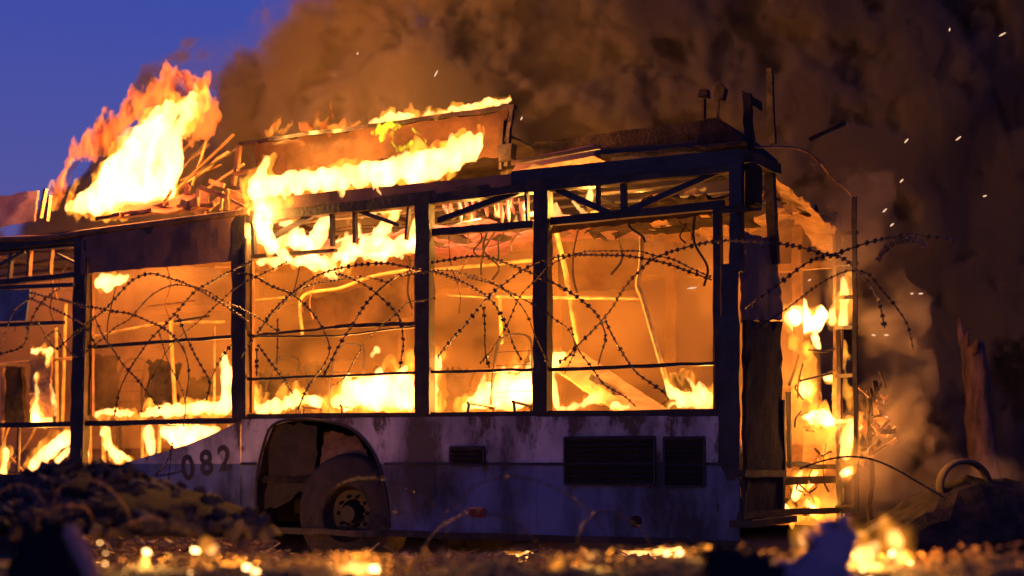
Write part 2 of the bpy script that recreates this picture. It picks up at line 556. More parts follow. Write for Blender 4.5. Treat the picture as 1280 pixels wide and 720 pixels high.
# corner uprights at the rear end of the near side
for (px0, py0, px1, py1, w, t, m) in ((921, 203, 921, 340, 0.085, 0.0, M_STEELB), (897, 262, 900, 514, 0.05, 0.02, M_STEEL), (962, 210, 968, 330, 0.07, None, M_STEEL)):
    mb = MB()
    if t is None: a, b = PR(px0, py0), PR(px1, py1)
    else: a, b = P(px0, py0, t), P(px1, py1, t)
    mb.bar(a, b, w, 0.07, 8, 0.003); bp(mb, 'corner_post', m)

# fascia over the first bay with rounded gutter
mb = MB()
mb.sheet(P(103, 343, -0.012), P(300, 326, -0.012), P(300, 270, -0.012), P(103, 296, -0.012), 24, 6, 0.02, 0.012, 3)
bp(mb, 'fascia_panel', M_FASCIA)
mb = MB(); mb.tube(crom([P(-60, 302, -0.02), P(60, 297, -0.02), P(105, 291, -0.02), P(200, 279, -0.02), P(312, 265, -0.02)], 6), 0.030, 8)
bp(mb, 'gutter', M_RUST)
mb = MB()
mb.sheet(P(312, 266, -0.008), P(640, 232, -0.008), P(640, 218, -0.008), P(312, 250, -0.008), 30, 3, 0.012, 0.012, 9)
bp(mb, 'roof_edge_panel', M_FASCIA)
mb = MB()
mb.sheet(P(640, 232, -0.008), P(930, 205, -0.008), P(930, 186, -0.008), P(640, 214, -0.008), 26, 3, 0.008, 0.012, 19)
bp(mb, 'roof_edge_panel', M_STEELB)

# --- side skirt panels
def arch_pts():
    pts = [(331, 700), (322, 650), (322, 600), (330, 560), (342, 532), (372, 524), (410, 527), (440, 536), (462, 556), (476, 584), (484, 620), (488, 660), (486, 700)]
    return [P(x, y, 0) for x, y in pts]
ap = arch_pts()
top = lambda px: P(px, 521, 0).z
def side_panel(poly, name='side_panel', m=M_PANEL, off=-0.012, th=0.015):
    mb = MB(); mb.prism([Vector((p[0], off, p[1])) for p in poly], (0, th, 0)); return bp(mb, name, m)
def xz(px, py): q = P(px, py, 0); return (q.x, q.z)
# arch panel
al = [(p.x, p.z) for p in ap if p.z > H_BOT]
poly = [xz(303, 524), (xz(303, 524)[0], H_BOT)] + [(al[0][0], H_BOT)] + al + [(al[-1][0], H_BOT), (xz(545, 700)[0], H_BOT), xz(545, 521)]
side_panel(poly)
def rect_panel(px0, px1, **k):
    a = xz(px0, 521); b = xz(px1, 520)
    return side_panel([(a[0], a[1]), (a[0], H_BOT + R.uniform(-.01, .01)), (b[0], H_BOT + R.uniform(-.01, .01)), (b[0], b[1])], **k)
rect_panel(545.4, 671.6); rect_panel(672, 836.6); rect_panel(837, 925)
# torn panel with the fleet number, its upper edge burnt away in a curve
cur = [(120, 600), (160, 578), (200, 566), (235, 556), (262, 545), (290, 532), (301, 526)]
poly = [xz(*c) for c in cur] + [(xz(302, 600)[0], H_BOT), (xz(120, 600)[0], H_BOT)]
numpan = side_panel(poly)
numpan['label'] = 'torn flank panel with fleet number 082 and burnt upper edge'
# beading strips and panel edge trims
mb = MB(); mb.bar((xz(303, 1)[0], -0.020, 0.885), (xz(322, 1)[0], -0.020, 0.885), 0.02, 0.012, 2); bp(mb, 'beading', M_STEEL)
mb = MB(); mb.bar((xz(482, 1)[0], -0.020, 0.885), (0, -0.020, 0.885), 0.02, 0.012, 12, 0.002); bp(mb, 'beading', M_STEELB)
mb = MB(); mb.bar((xz(300, 1)[0], -0.03, H_BOT), (0, -0.03, H_BOT), 0.05, 0.03, 20, 0.006); bp(mb, 'skirt_edge', M_STEEL)
# grilles and hatches with slats
def grille(px0, py0, px1, py1, n, m=M_CHAR):
    a = P(px0, py0, 0); b = P(px1, py1, 0)
    mb = MB(); mb.box(((a.x + b.x) / 2, -0.017, (a.z + b.z) / 2), (b.x - a.x, 0.008, a.z - b.z))
    gr = bp(mb, 'vent_grille', m)
    if n:
        h = (a.z - b.z) / n
        first = None
        for i in range(n):
            z = b.z + h * (i + .5)
            if first is None:
                mb = MB(); mb.bar((a.x + .012, -0.030, 0), (b.x - .012, -0.030, 0), h * .55, 0.016, 4, 0.001, up=(0, 1, .8))
                first = mb.build('slat', M_STEELB, gr); first.location.z = z
            else:
                c = first.copy(); COL.objects.link(c); c.parent = gr; c.location.z = z
    for (p, q) in (((a.x, a.z), (b.x, a.z)), ((a.x, b.z), (b.x, b.z)), ((a.x, a.z), (a.x, b.z)), ((b.x, a.z), (b.x, b.z))):
        mb = MB(); mb.bar((p[0], -0.026, p[1]), (q[0], -0.026, q[1]), 0.016, 0.02, 1); mb.build('frame', M_STEELB, gr)
grille(565, 559, 607, 581, 4)
grille(708, 547, 820, 606, 9)
grille(832, 547, 882, 608, 9)
# small marker lamp and filler
mb = MB(); mb.box(P(596, 640, -0.028), (0.14, 0.03, 0.07)); o = bp(mb, 'side_reflector', surf('red_reflector', (0.12, .01, .012), (0.25, .02, .02), 0.3, 5, 0, 0)); bevel(o, .008)
mb = MB(); mb.tube([P(795, 652, -0.03), P(795, 652, -0.008)], 0.045, 14); bp(mb, 'filler_cap', M_CHAR)

# --- wheel
wc = P(430, 648, 0.0); wz = 0.47
wc = Vector((wc.x, 0.15, wz))
mb = MB()
prof = [(0.24, -0.13), (0.45, -0.14), (0.49, -0.11), (0.505, -0.05), (0.505, 0.05), (0.49, 0.11), (0.45, 0.14), (0.24, 0.13)]
def lathe(mb, c, prof, n=40, jit=0.0):
    vs = []; fs = []
    k = len(prof)
    for i in range(n):
        a = 2 * math.pi * i / n
        for (r, y) in prof:
            rr = r + (R.uniform(-jit, jit) if jit else 0)
            vs.append((c.x + rr * math.cos(a), c.y + y, c.z + rr * math.sin(a)))
    for i in range(n):
        for j in range(k - 1):
            p = i * k + j; q = ((i + 1) % n) * k + j
            fs.append((p, p + 1, q + 1, q))
    mb.add(vs, fs)
lathe(mb, wc, prof, 44, 0.004)
wheel = MB(); lathe(wheel, wc, [(0.02, 0.10), (0.10, 0.10), (0.12, -0.02), (0.20, -0.03), (0.235, -0.11), (0.245, -0.12), (0.25, 0.12)], 36)
wheel = bp(wheel, 'wheel', M_STEEL)
mb.build('tyre', M_RUBBER, wheel, smooth=True)
h = MB(); lathe(h, wc, [(0.001, -0.10), (0.07, -0.10), (0.085, -0.06), (0.10, 0.0)], 20); h.build('hub', M_STEEL, wheel)
for i in range(10):
    a = i * math.pi / 5
    q = wc + Vector((0.145 * math.cos(a), -0.03, 0.145 * math.sin(a)))
    mb = MB(); mb.tube([q, q + Vector((0, -0.035, 0))], 0.014, 6); mb.build('wheel_nut', M_STEEL, wheel)
# liner inside the arch
mb = MB()
pts = [p for p in ap if p.z > 0.3]
cxr = sum(p.x for p in pts) / len(pts)
ring = []
for p in pts: ring.append((p.x, 0.004, p.z))
back = [(cxr + (p.x - cxr) * 0.93, 0.62, p.z - 0.02) for p in pts]
k = len(ring)
mb.add(ring + back, [(i, i + 1, k + i + 1, k + i) for i in range(k - 1)])
bp(mb, 'wheel_arch_liner', M_CHAR)
mb = MB(); mb.prism([(p[0], 0.62, p[2]) for p in back], (0, 0.01, 0)); bp(mb, 'wheel_arch_back', M_CHAR)
mb = MB(); mb.tube([Vector((p.x, -0.016, p.z)) for p in crom(ap, 4) if p.z > H_BOT], 0.012, 6); bp(mb, 'wheel_arch_rim', M_STEEL)
# slumped mudguard flap of sheet on the left half of the arch
mb = MB(); mb.sheet(P(328, 640, 0.06), P(392, 610, 0.10), P(400, 530, 0.08), P(338, 528, 0.05), 8, 8, 0.07, 0.006, 31); bp(mb, 'burnt_mudguard', M_RUBBER)
mb = MB(); mb.sheet(P(400, 580, 0.10), P(462, 572, 0.10), P(446, 545, 0.16), P(405, 538, 0.16), 8, 6, 0.04, 0.006, 33); bp(mb, 'burnt_mudguard', M_RUST)
# other wheels: same axle far side, front axle
def copy_tree(o, parent, dx):
    c = o.copy(); COL.objects.link(c); c.parent = parent
    if dx is not None: c.location = Vector(dx)
    for ch in [q for q in list(COL.objects) if q.parent == o]:
        copy_tree(ch, c, None)
    return c
copy_tree(wheel, bus, (0, W_BUS - 0.5, 0))

# --- floor, far side, roof pieces
mb = MB(); mb.box((-LEN / 2, W_BUS / 2, 0.75), (LEN, W_BUS - 0.12, 0.06)); bp(mb, 'floor_deck', M_CHAR)
for t in (0.5, 2.0):
    mb = MB(); mb.bar((-LEN, t, 0.52), (-0.1, t, 0.52), 0.16, 0.08, 8, 0.01); bp(mb, 'chassis_rail', M_STEEL)
for x in (-0.6, -1.6, -3.0, -4.9, -6.0, -7.2, -9):
    mb = MB(); mb.bar((x, 0.1, 0.66), (x, W_BUS - 0.1, 0.66), 0.08, 0.08, 4, 0.01); bp(mb, 'cross_member', M_STEEL)
TF = W_BUS - 0.03
mb = MB(); mb.sheet((-LEN, TF, 0.35), (0, TF, 0.35), (0, TF, 1.2), (-LEN, TF, 1.2), 60, 8, 0.03, 0.012, 5); bp(mb, 'far_side_panel', M_SHEETM)
mb = MB(); mb.bar((-LEN, TF, 1.24), (0, TF, 1.24), 0.06, 0.06, 20, 0.01); bp(mb, 'window_sill', M_RUST)
mb = MB(); mb.bar((-LEN, TF, 2.62), (0, TF, 2.62), 0.06, 0.06, 20, 0.01); bp(mb, 'window_header', M_RUST)
for x in (-0.35, -1.55, -2.7, -4.5, -6.4, -8.3):
    mb = MB(); mb.bar((x, TF, 0.4), (x, TF, H_ROOF), 0.09, 0.06, 8, 0.008); bp(mb, 'window_pillar', M_RUST)
# roof hoops
for i, x in enumerate((-0.35, -1.57, -2.62, -3.5, -4.5, -5.4, -6.4, -7.4, -8.6)):
    mb = MB()
    mb.tube(crom([(x, 0.06, H_ROOF - 0.06), (x, 0.5, H_ROOF + 0.03), (x + R.uniform(-.05, .05), 1.27, H_ROOF + 0.06 - R.uniform(0, .12)), (x, 2.05, H_ROOF + 0.03), (x, W_BUS - 0.06, H_ROOF - 0.06)], 5), 0.022, 6)
    bp(mb, 'roof_hoop', M_STEEL)
for t in (0.75, 1.27, 1.8):
    mb = MB(); mb.tube([(x, t, H_ROOF + 0.02 + R.uniform(-.03, .02)) for x in np.linspace(-LEN, -0.2, 14)], 0.018, 6); bp(mb, 'roof_stringer', M_STEEL)
# remnants of the ceiling lining, warped
mb = MB(); mb.sheet((-1.45, 0.45, 2.86), (-0.1, 0.45, 2.92), (-0.1, 2.3, 2.98), (-1.5, 2.3, 2.90), 22, 22, 0.16, 0.006, 41, 0.22); bp(mb, 'ceiling_lining', M_SHEETM)
mb = MB(); mb.sheet((-1.5, 0.25, 2.78), (-0.15, 0.22, 2.86), (-0.15, 0.9, 2.74), (-1.5, 0.9, 2.72), 18, 10, 0.10, 0.006, 44, 0.3); bp(mb, 'ceiling_lining', M_CHAR)
mb = MB(); mb.sheet((-4.6, 0.5, 2.88), (-1.7, 0.5, 2.92), (-1.7, 2.3, 2.95), (-4.6, 2.3, 2.90), 30, 16, 0.14, 0.006, 47, 0.30); bp(mb, 'ceiling_lining', M_PLASTIC)
mb = MB(); mb.sheet((-6.4, 0.4, 2.95), (-4.6, 0.4, 2.95), (-4.6, 2.3, 2.98), (-6.4, 2.3, 2.95), 16, 12, 0.12, 0.006, 49, 0.2); bp(mb, 'ceiling_lining', M_SHEETM)
# melted strips hanging in the truss band, bay three
for i in range(13):
    px = 556 + i * 8.6 + R.uniform(-2, 2)
    a = P(px, 247 + R.uniform(-2, 3), 0.35); b = P(px + R.uniform(-4, 4), 262 + R.uniform(0, 22), 0.35 + R.uniform(-.1, .2))
    mb = MB(); mb.tube(crom([a, a.lerp(b, .5) + Vector((R.uniform(-.02, .02), 0, 0)), b], 4), [0.010, .012, .014, .016, .018, .02, .016, .012, 0.006], 5); bp(mb, 'melting_strip', M_PLASTIC)

# --- interior fittings
def itube(pts, t, r=0.017, m=M_YELLOW, name='grab_pole'):
    q = []
    for p in pts: q.append(P(p[0], p[1], p[2] if len(p) > 2 else t))
    mb = MB(); mb.tube(crom(q, 6) if len(q) > 2 else q, r, 8); bp(mb, name, m)
itube([(695, 288), (708, 345), (722, 430)], 0.9, 0.022)
itube([(802, 294), (801, 330), (797, 356), (803, 373), (818, 425), (836, 486)], 0.75, 0.022)
itube([(620, 371), (700, 372), (805, 373)], 0.85, 0.014)
itube([(625, 374), (627, 430)], 0.95, 0.016)
itube([(542, 337), (620, 330), (690, 323), (712, 320)], 1.0, 0.016)
itube([(312, 375), (362, 371)], 1.0, 0.010)
itube([(378, 418), (378, 371), (425, 360), (467, 345), (520, 336)], 0.7, 0.014)
itube([(560, 369), (612, 372)], 1.2, 0.008)
itube([(213, 400), (215, 440), (219, 512)], 1.0, 0.020)
itube([(268, 408), (268, 512)], 0.6, 0.012, M_RUST)
itube([(118, 420), (200, 405), (280, 402)], 1.1, 0.013)
itube([(178, 384), (245, 376)], 0.6, 0.010, M_RUST)
itube([(218, 402), (262, 395)], 0.3, 0.012, M_STEEL)
itube([(70, 410), (72, 530)], 0.8, 0.020); itube([(82, 380), (78, 530)], 0.8, 0.018)
itube([(-20, 457), (40, 452), (98, 447)], 0.5, 0.016)
itube([(4, 460), (4, 585)], 0.6, 0.022); itube([(22, 495), (12, 530), (6, 560), (30, 590)], 0.6, 0.014)
itube([(24, 534), (22, 590)], 0.1, 0.018, M_STEEL); itube([(45, 534), (30, 560), (0, 590)], 0.9, 0.014)
itube([(130, 530), (130, 585)], 0.9, 0.022); itube([(112, 530), (113, 585)], 0.5, 0.02)
itube([(200, 530), (198, 575)], 0.5, 0.02, M_RUST); itube([(178, 534), (178, 575)], 0.8, 0.016)
# fallen panel seen through the last bay
mb = MB(); mb.sheet(P(702, 455, 1.2), P(700, 440, 1.2), P(826, 512, 0.9), P(786, 514, 0.6), 3, 14, 0.01, 0.03, 51)
a, b, c, d = P(690, 458, 1.2), P(726, 438, 1.4), P(834, 512, 0.8), P(784, 522, 0.5)
mb = MB(); mb.sheet(a, b, c, d, 4, 14, 0.012, 0.03, 51); bp(mb, 'fallen_bulkhead', M_SHEETM)
mb = MB(); mb.bar(P(738, 471, 0.95), P(768, 490, 0.82), 0.05, 0.01, 2); bp(mb, 'bulkhead_slot', M_CHAR)
# burnt seat frames
def seat(px, py, t, s=1.0, lean=0.0, m=M_STEEL):
    o = P(px, py, t)
    base = bpy.data.objects.new('seat_frame', None)
    r = 0.013
    mb = MB()
    mb.tube(crom([o + Vector((-.2 * s, 0, -.02)), o + Vector((-.18 * s, .02, .3 * s)), o + Vector((-.13 * s + lean, .08, .56 * s)), o + Vector((.13 * s + lean, .08, .56 * s)), o + Vector((.18 * s, .02, .3 * s)), o + Vector((.2 * s, 0, -.02))], 5), r, 6)
    b = bp(mb, 'seat_frame', m)
    for dx in (-.17, .17):
        q = MB(); q.tube([o + Vector((dx * s, 0, 0)), o + Vector((dx * s * 1.2, -.36, .02)), ], r, 6); q.build('seat_rail', m, b)
        q = MB(); q.tube([o + Vector((dx * s * 1.2, -.34, .02)), o + Vector((dx * s * 1.5, -.36, -.44))], r, 6); q.build('leg', m, b)
        q = MB(); q.tube([o + Vector((dx * s, 0, 0)), o + Vector((dx * s * 1.1, .03, -.44))], r, 6); q.build('leg', m, b)
    q = MB()
    for k in range(4):
        q.tube([o + Vector((-.17 * s, .02 + .01 * k, .12 * s + .11 * k * s)), o + Vector((.17 * s, .02 + .01 * k, .12 * s + .11 * k * s))], 0.004, 4)
    tag(q.build('back_spring', m, b), kind='stuff')
for (px, py, t) in ((432, 512, 0.75), (640, 508, 0.5), (350, 520, 1.4), (160, 516, 1.6)):
    seat(px, py, t, 1.0, R.uniform(-.08, .08))
# scorched driver's partition and seat back, front bay
mb = MB(); mb.sheet(P(40, 532, 0.4), P(68, 532, 0.4), P(66, 436, 0.4), P(38, 438, 0.4), 6, 16, 0.05, 0.02, 61, 0.25); bp(mb, 'partition', M_SHEETM)
mb = MB(); mb.sheet(P(10, 530, 0.55), P(34, 530, 0.55), P(32, 460, 0.6), P(12, 460, 0.6), 4, 8, 0.04, 0.05, 63); bp(mb, 'seat_back', M_CHAR)
mb = MB(); mb.sheet(P(118, 520, 1.5), P(148, 520, 1.5), P(150, 444, 1.5), P(118, 444, 1.5), 5, 10, 0.06, 0.02, 65); bp(mb, 'partition', M_CHAR)
mb = MB(); mb.sheet(P(380, 414, 1.35), P(516, 398, 1.35), P(516, 345, 1.35), P(380, 375, 1.35), 14, 6, 0.06, 0.01, 67); bp(mb, 'buckled_panel', M_POD)
mb = MB(); mb.sheet(P(696, 362, 1.5), P(800, 362, 1.5), P(800, 300, 1.5), P(696, 300, 1.5), 10, 6, 0.05, 0.01, 69); bp(mb, 'buckled_panel', M_POD)
# burnt cables and lining straps hanging inside
for i in range(26):
    px = R.choice((R.uniform(120, 290), R.uniform(320, 515), R.uniform(545, 665), R.uniform(692, 890), R.uniform(5, 95)))
    t_ = R.uniform(.3, 1.2); y0 = 345 - px * .09 - R.uniform(0, 12); L_ = R.uniform(20, 110)
    a = P(px, y0, t_); b = P(px + R.uniform(-22, 22), y0 + L_, t_ + R.uniform(-.15, .15))
    mb = MB(); mb.tube(crom([a, a.lerp(b, .4) + Vector((R.uniform(-.06, .06), 0, 0)), a.lerp(b, .75) + Vector((R.uniform(-.08, .08), 0, 0)), b], 5), R.choice((.005, .007, .010)), 5)
    bp(mb, 'hanging_cable', M_CHAR if i % 3 else M_RUST)
for (px, py, w_, h_, t_) in ((205, 500, 40, 46, 1.3), (250, 505, 26, 30, 1.5), (338, 505, 34, 38, 1.45), (395, 505, 30, 50, 1.6), (480, 500, 26, 40, 1.6), (575, 505, 30, 40, 1.5), (655, 500, 22, 50, 1.6), (845, 505, 30, 36, 1.5)):
    mb = MB(); mb.sheet(P(px - w_ / 2, py + 12, t_), P(px + w_ / 2, py + 12, t_), P(px + w_ / 2 + 3, py - h_, t_ + .1), P(px - w_ / 2 + 4, py - h_, t_ + .1), 9, 11, .09, .03, px); bp(mb, 'burnt_seat_back', M_CHAR)
# destination board and bars at the front left
mb = MB(); mb.sheet(P(-60, 404, -0.06), P(34, 401, -0.06), P(39, 362, -0.06), P(-60, 364, -0.06), 8, 4, 0.01, 0.02, 71); bp(mb, 'side_board', surf('sooted_blue_board', (0.06, 0.08, 0.13), (0.20, 0.24, 0.34), .6, 3, 0, .2))
for (a, b) in (((-60, 362), (92, 356)), ((-60, 409), (80, 403))):
    mb = MB(); mb.bar(P(a[0], a[1], -0.08), P(b[0], b[1], -0.08), 0.035, 0.03, 4, 0.001); bp(mb, 'awning_bar', M_STEELB)
# ragged hanging edge under the last header
mb = MB(); mb.sheet(P(690, 291, 0.12), P(892, 268, 0.12), P(892, 262, 0.12), P(690, 281, 0.12), 40, 2, 0.03, 0.004, 73); bp(mb, 'window_trim', M_RUST)

# --- rear end
mb = MB(); mb.sheet(PR(926, 655, 0.0), PR(977, 640, 0.0), PR(974, 402, 0.0), PR(926, 400, 0.0), 8, 16, 0.025, 0.03, 81); bp(mb, 'rear_corner_panel', M_CHAR)
mb = MB(); mb.sheet(PR(926, 402, -0.03), PR(974, 400, -0.03), PR(966, 300, -0.03), PR(926, 290, -0.03), 8, 14, 0.03, 0.02, 83); bp(mb, 'rear_corner_panel', M_FASCIA)
mb = MB(); mb.sheet(P(896, 640, -0.0), P(926, 642, -0.0), P(924, 330, -0.0), P(903, 330, -0.0), 4, 20, 0.02, 0.015, 85); bp(mb, 'corner_pillar_skin', M_STEELB)
mb = MB(); mb.box(PR(941, 232, 0.05), (0.10, 0.16, 0.30)); o = bp(mb, 'marker_lamp', M_CHAR); bevel(o, .02)
mb = MB(); mb.bar(PR(930, 196, 0), PR(968, 212, 0), 0.10, 0.08, 4, 0.004); bp(mb, 'rear_header', M_STEEL)
mb = MB(); mb.bar(PR(905, 262, 0), PR(948, 259, 0), 0.05, 0.05, 4, 0.002); bp(mb, 'rear_header', M_STEEL)
# sloping burnt dome sheet
mb = MB(); mb.sheet(PR(964, 248, -.35), PR(1040, 330, -.35), PR(1054, 298, 0.02), PR(966, 214, 0.02), 30, 8, 0.05, 0.008, 87); bp(mb, 'rear_dome_sheet', M_SHEETM)
# far corner posts, ladder
for (x0, y0, x1, y1, dx) in ((1047, 288, 1050, 650, 0.05), (1068, 246, 1071, 640, 0.30)):
    mb = MB(); mb.bar(PR(x0, y0, dx), PR(x1, y1, dx), 0.035, 0.035, 12, 0.006); bp(mb, 'ladder_rail', M_STEEL)
for y in (292, 330, 372, 410, 470, 527, 580, 634):
    mb = MB(); mb.bar(PR(1046, y, 0.05), PR(1071, y - 1, 0.30), 0.030, 0.03, 2); bp(mb, 'ladder_rung', M_STEEL)
mb = MB(); mb.bar(PR(1046, 268, 0), PR(1048, 660, 0), 0.07, 0.07, 12, 0.01); bp(mb, 'corner_post', M_RUST)
mb = MB(); mb.bar(PR(985, 580, 0), PR(1050, 584, 0), 0.035, 0.04, 6, 0.01); bp(mb, 'rear_bumper_bar', M_STEEL)
for (x, y0, y1) in ((978, 500, 600), (985, 490, 585)):
    mb = MB(); mb.bar(PR(x, y0, 0.02), PR(x + 2, y1, 0.02), 0.03, 0.03, 3, 0.003); bp(mb, 'rear_frame_post', M_STEEL)
for (x0, y0, x1, y1, w) in ((926, 592, 976, 592, .07), (926, 655, 984, 648, .16), (976, 588, 976, 650, .05), (930, 596, 930, 650, .03), (984, 640, 1060, 638, .05), (926, 645, 985, 640, .05)):
    mb = MB(); mb.bar(PR(x0, y0, 0.02), PR(x1, y1, 0.02), w, 0.05, 4, 0.004); bp(mb, 'engine_bay_frame', M_STEEL)
# engine lump inside
mb = MB(); mb.box((-0.75, 0.9, 0.72), (0.9, 0.7, 0.55), 0.05); o = bp(mb, 'engine_block', M_CHAR); bevel(o, .03)
# tangle of bent frame strips across the open rear
for i in range(22):
    x0_ = R.uniform(978, 1046); y0_ = R.uniform(430, 630); ln = R.uniform(14, 60); an = R.choice((0, 0, 90, 90, 60, 110, 25)) + R.uniform(-14, 14)
    a = PR(x0_, y0_, R.uniform(-.25, .06)); x1_ = min(max(x0_ + ln * math.cos(math.radians(an)), 975), 1052); y1_ = y0_ + ln * math.sin(math.radians(an))
    b = PR(x1_, min(y1_, 650), R.uniform(-.2, .06))
    mb = MB(); mb.tube(crom([a, a.lerp(b, .5) + Vector((R.uniform(-.03, .03), R.uniform(-.05, .05), R.uniform(-.04, .04))), b], 5), R.choice((.005, .008, .012)), 5)
    bp(mb, 'bent_strip', M_STEEL)
# hanging gasket curl over the rear
mb = MB(); mb.tube(crom([PR(945, 184, .1), PR(985, 184, .1), PR(1008, 190, .1), PR(1025, 203, .1), PR(1040, 222, .1), PR(1055, 234, .1), PR(1068, 248, .1)], 6), 0.010, 6); bp(mb, 'hanging_seal', M_RUST)
mb = MB(); mb.tube(crom([PR(1028, 203, .1), PR(1022, 205, .1), PR(1012, 203, .1)], 4), 0.008, 5); bp(mb, 'hanging_seal', M_RUST)

# --- roof equipment
def box_q(x0, x1, t0, t1, z0, z1, jit=0.01):
    mb = MB(); mb.box(((x0 + x1) / 2, (t0 + t1) / 2, (z0 + z1) / 2), (x1 - x0, t1 - t0, z1 - z0), jit); return mb
T_H = 0.55   # burning pod: near face of the housing
a = P(320, 178, T_H); b = P(640, 135, T_H); c = P(628, 214, T_H); d = P(322, 240, T_H)
mb = MB(); mb.sheet(P(322, 226, T_H), P(632, 196, T_H), P(636, 138, T_H), P(320, 180, T_H), 36, 9, 0.05, 0.012, 91); bp(mb, 'pod_side_panel', M_POD)
mb = MB(); mb.bar(P(300, 180, T_H), P(644, 134, T_H), 0.035, 0.05, 24, 0.006); bp(mb, 'pod_top_rail', M_STEEL)
mb = MB(); mb.bar(P(300, 180, T_H), P(292, 232, T_H), 0.035, 0.04, 5, 0.004); bp(mb, 'pod_post', M_RUST)
mb = MB(); mb.bar(P(292, 218, T_H - .05), P(330, 210, T_H - .05), 0.03, 0.03, 3, 0.003); bp(mb, 'pod_post', M_RUST)
mb = MB(); mb.bar(P(640, 136, T_H), P(633, 208, T_H), 0.03, 0.04, 8, 0.008); bp(mb, 'pod_post', M_STEEL)
mb = MB(); mb.bar(P(629, 152, T_H - .02), P(626, 212, T_H - .02), 0.022, 0.03, 5, 0.004); bp(mb, 'pod_post', M_STEEL)
mb = MB(); mb.box(P(634, 192, T_H - .03), (0.12, 0.1, 0.13), 0.015); bp(mb, 'pod_bracket', M_STEEL)
mb = MB(); mb.bar(P(468, 203, T_H - .04), P(540, 196, T_H - .04), 0.03, 0.03, 6, 0.01); bp(mb, 'pod_rail', M_RUST)
x0, x1 = P(322, 200, T_H).x, P(636, 200, T_H).x
mb = MB(); mb.sheet((x0, T_H + .02, 3.52), (x1, T_H + .02, 3.55), (x1, T_H + 1.2, 3.55), (x0, T_H + 1.2, 3.5), 16, 8, 0.03, 0.02, 95); bp(mb, 'pod_lid', M_CHAR)
# second pod at the rear, dark
q0 = P(668, 182, 0.9); q1 = P(905, 150, 0.9)
mb = MB(); mb.sheet(P(668, 202, 0.9), P(925, 172, 0.9), P(900, 148, 0.9), P(668, 180, 0.9), 22, 4, 0.02, 0.02, 101); bp(mb, 'pod_side_panel', M_CHAR)
mb = MB(); mb.sheet(P(740, 198, 0.4), P(935, 182, 0.4), P(930, 176, 0.9), P(740, 190, 0.9), 20, 5, 0.02, 0.03, 103); bp(mb, 'roof_skin', M_CHAR)
mb = MB(); mb.prism([P(870, 190, 0.5), P(936, 190, 0.5), P(930, 174, 0.5), P(905, 152, 0.5), P(893, 147, 0.5), P(876, 152, 0.5)], (0, 0.8, 0)); bp(mb, 'burnt_fan_cowl', M_CHAR)
mb = MB(); mb.prism([P(640, 214, 0.3), P(742, 195, 0.3), P(746, 182, 0.5), P(742, 180, 0.5), P(648, 200, 0.5)], (0, 0.3, 0.0)); bp(mb, 'roof_duct', M_FASCIA)
mb = MB(); mb.tube([P(640, 204, 0.28), P(750, 184, 0.28)], 0.018, 6); bp(mb, 'roof_pipe', M_STEEL)
mb = MB(); mb.tube([P(880, 152, .9), P(880, 124, .9)], [0.016, 0.02], 6); s_ = bp(mb, 'vent_stub', M_CHAR)
mb = MB(); mb.box(P(880, 117, .9), (0.07, 0.07, 0.07), 0.01); mb.build('cap', M_CHAR, s_)
mb = MB(); mb.bar(P(897, 150, 1.1), P(898, 124, 1.1), 0.018, 0.02, 2); s_ = bp(mb, 'vent_stub', M_CHAR)
mb = MB(); mb.prism([P(892, 126, 1.1), P(903, 124, 1.1), P(906, 110, 1.1), P(899, 102, 1.1), P(894, 106, 1.1)], (0, 0.08, 0)); mb.build('cap', M_CHAR, s_)
mb = MB(); mb.bar(P(938, 186, .6), P(934, 118, .6), 0.060, 0.05, 6, 0.006); s_ = bp(mb, 'bent_upright', M_CHAR)
mb = MB(); mb.prism([P(926, 112, .6), P(950, 126, .6), P(950, 138, .6), P(936, 128, .6)], (0, 0.05, 0)); mb.build('bent_tip', M_CHAR, s_)
mb = MB(); mb.bar(P(966, 180, 1.6), P(962, 86, 1.6), 0.05, 0.05, 6, 0.006); bp(mb, 'bent_upright', M_CHAR)
mb = MB(); mb.bar(P(1012, 175, .3), P(1057, 154, .3), 0.03, 0.02, 4, 0.003)
st = mb.build('charred_slat', M_CHAR, None, P(1035, 165, .3), frame=True); tag(st, 'dark charred slat blown up in the smoke above the rear corner', 'charred slat')
# front-left roof: pale panel, posts and buckled slabs
mb = MB(); mb.sheet(P(-60, 296, 0.75), P(46, 276, 0.75), P(49, 240, 0.75), P(-60, 250, 0.75), 10, 5, 0.03, 0.02, 111); bp(mb, 'front_roof_panel', M_PALE)
for (x0, y0, x1, y1) in ((57, 236, 50, 272), (62, 244, 58, 276)):
    mb = MB(); mb.bar(P(x0, y0, .15), P(x1, y1, .15), 0.035, 0.03, 3, 0.003); bp(mb, 'roof_post', M_YELLOW)
mb = MB(); mb.sheet(P(140, 276, .3), P(258, 262, .3), P(262, 238, .5), P(140, 258, .5), 12, 4, 0.04, 0.02, 113); bp(mb, 'roof_skin', M_FASCIA)

# ------------------------------------------------------------------ smoke
def volume_hull(name, fn, lo, hi, h, m, kind='stuff', org=None):
    xs = np.arange(lo[0], hi[0] + h, h); ys = np.arange(lo[1], hi[1] + h, h); zs = np.arange(lo[2], hi[2] + h, h)
    X, Y, Z = np.meshgrid(xs, ys, zs, indexing='ij')
    f = fn(X, Y, Z)
    f[0] = f[-1] = -1; f[:, 0] = f[:, -1] = -1; f[:, :, 0] = f[:, :, -1] = -1
    V, Fc = surface_nets(f, lo, h)
    mb = MB(); mb.v = [Vector(v) for v in V]; mb.f = [tuple(int(i) for i in q) for q in Fc]
    return mb

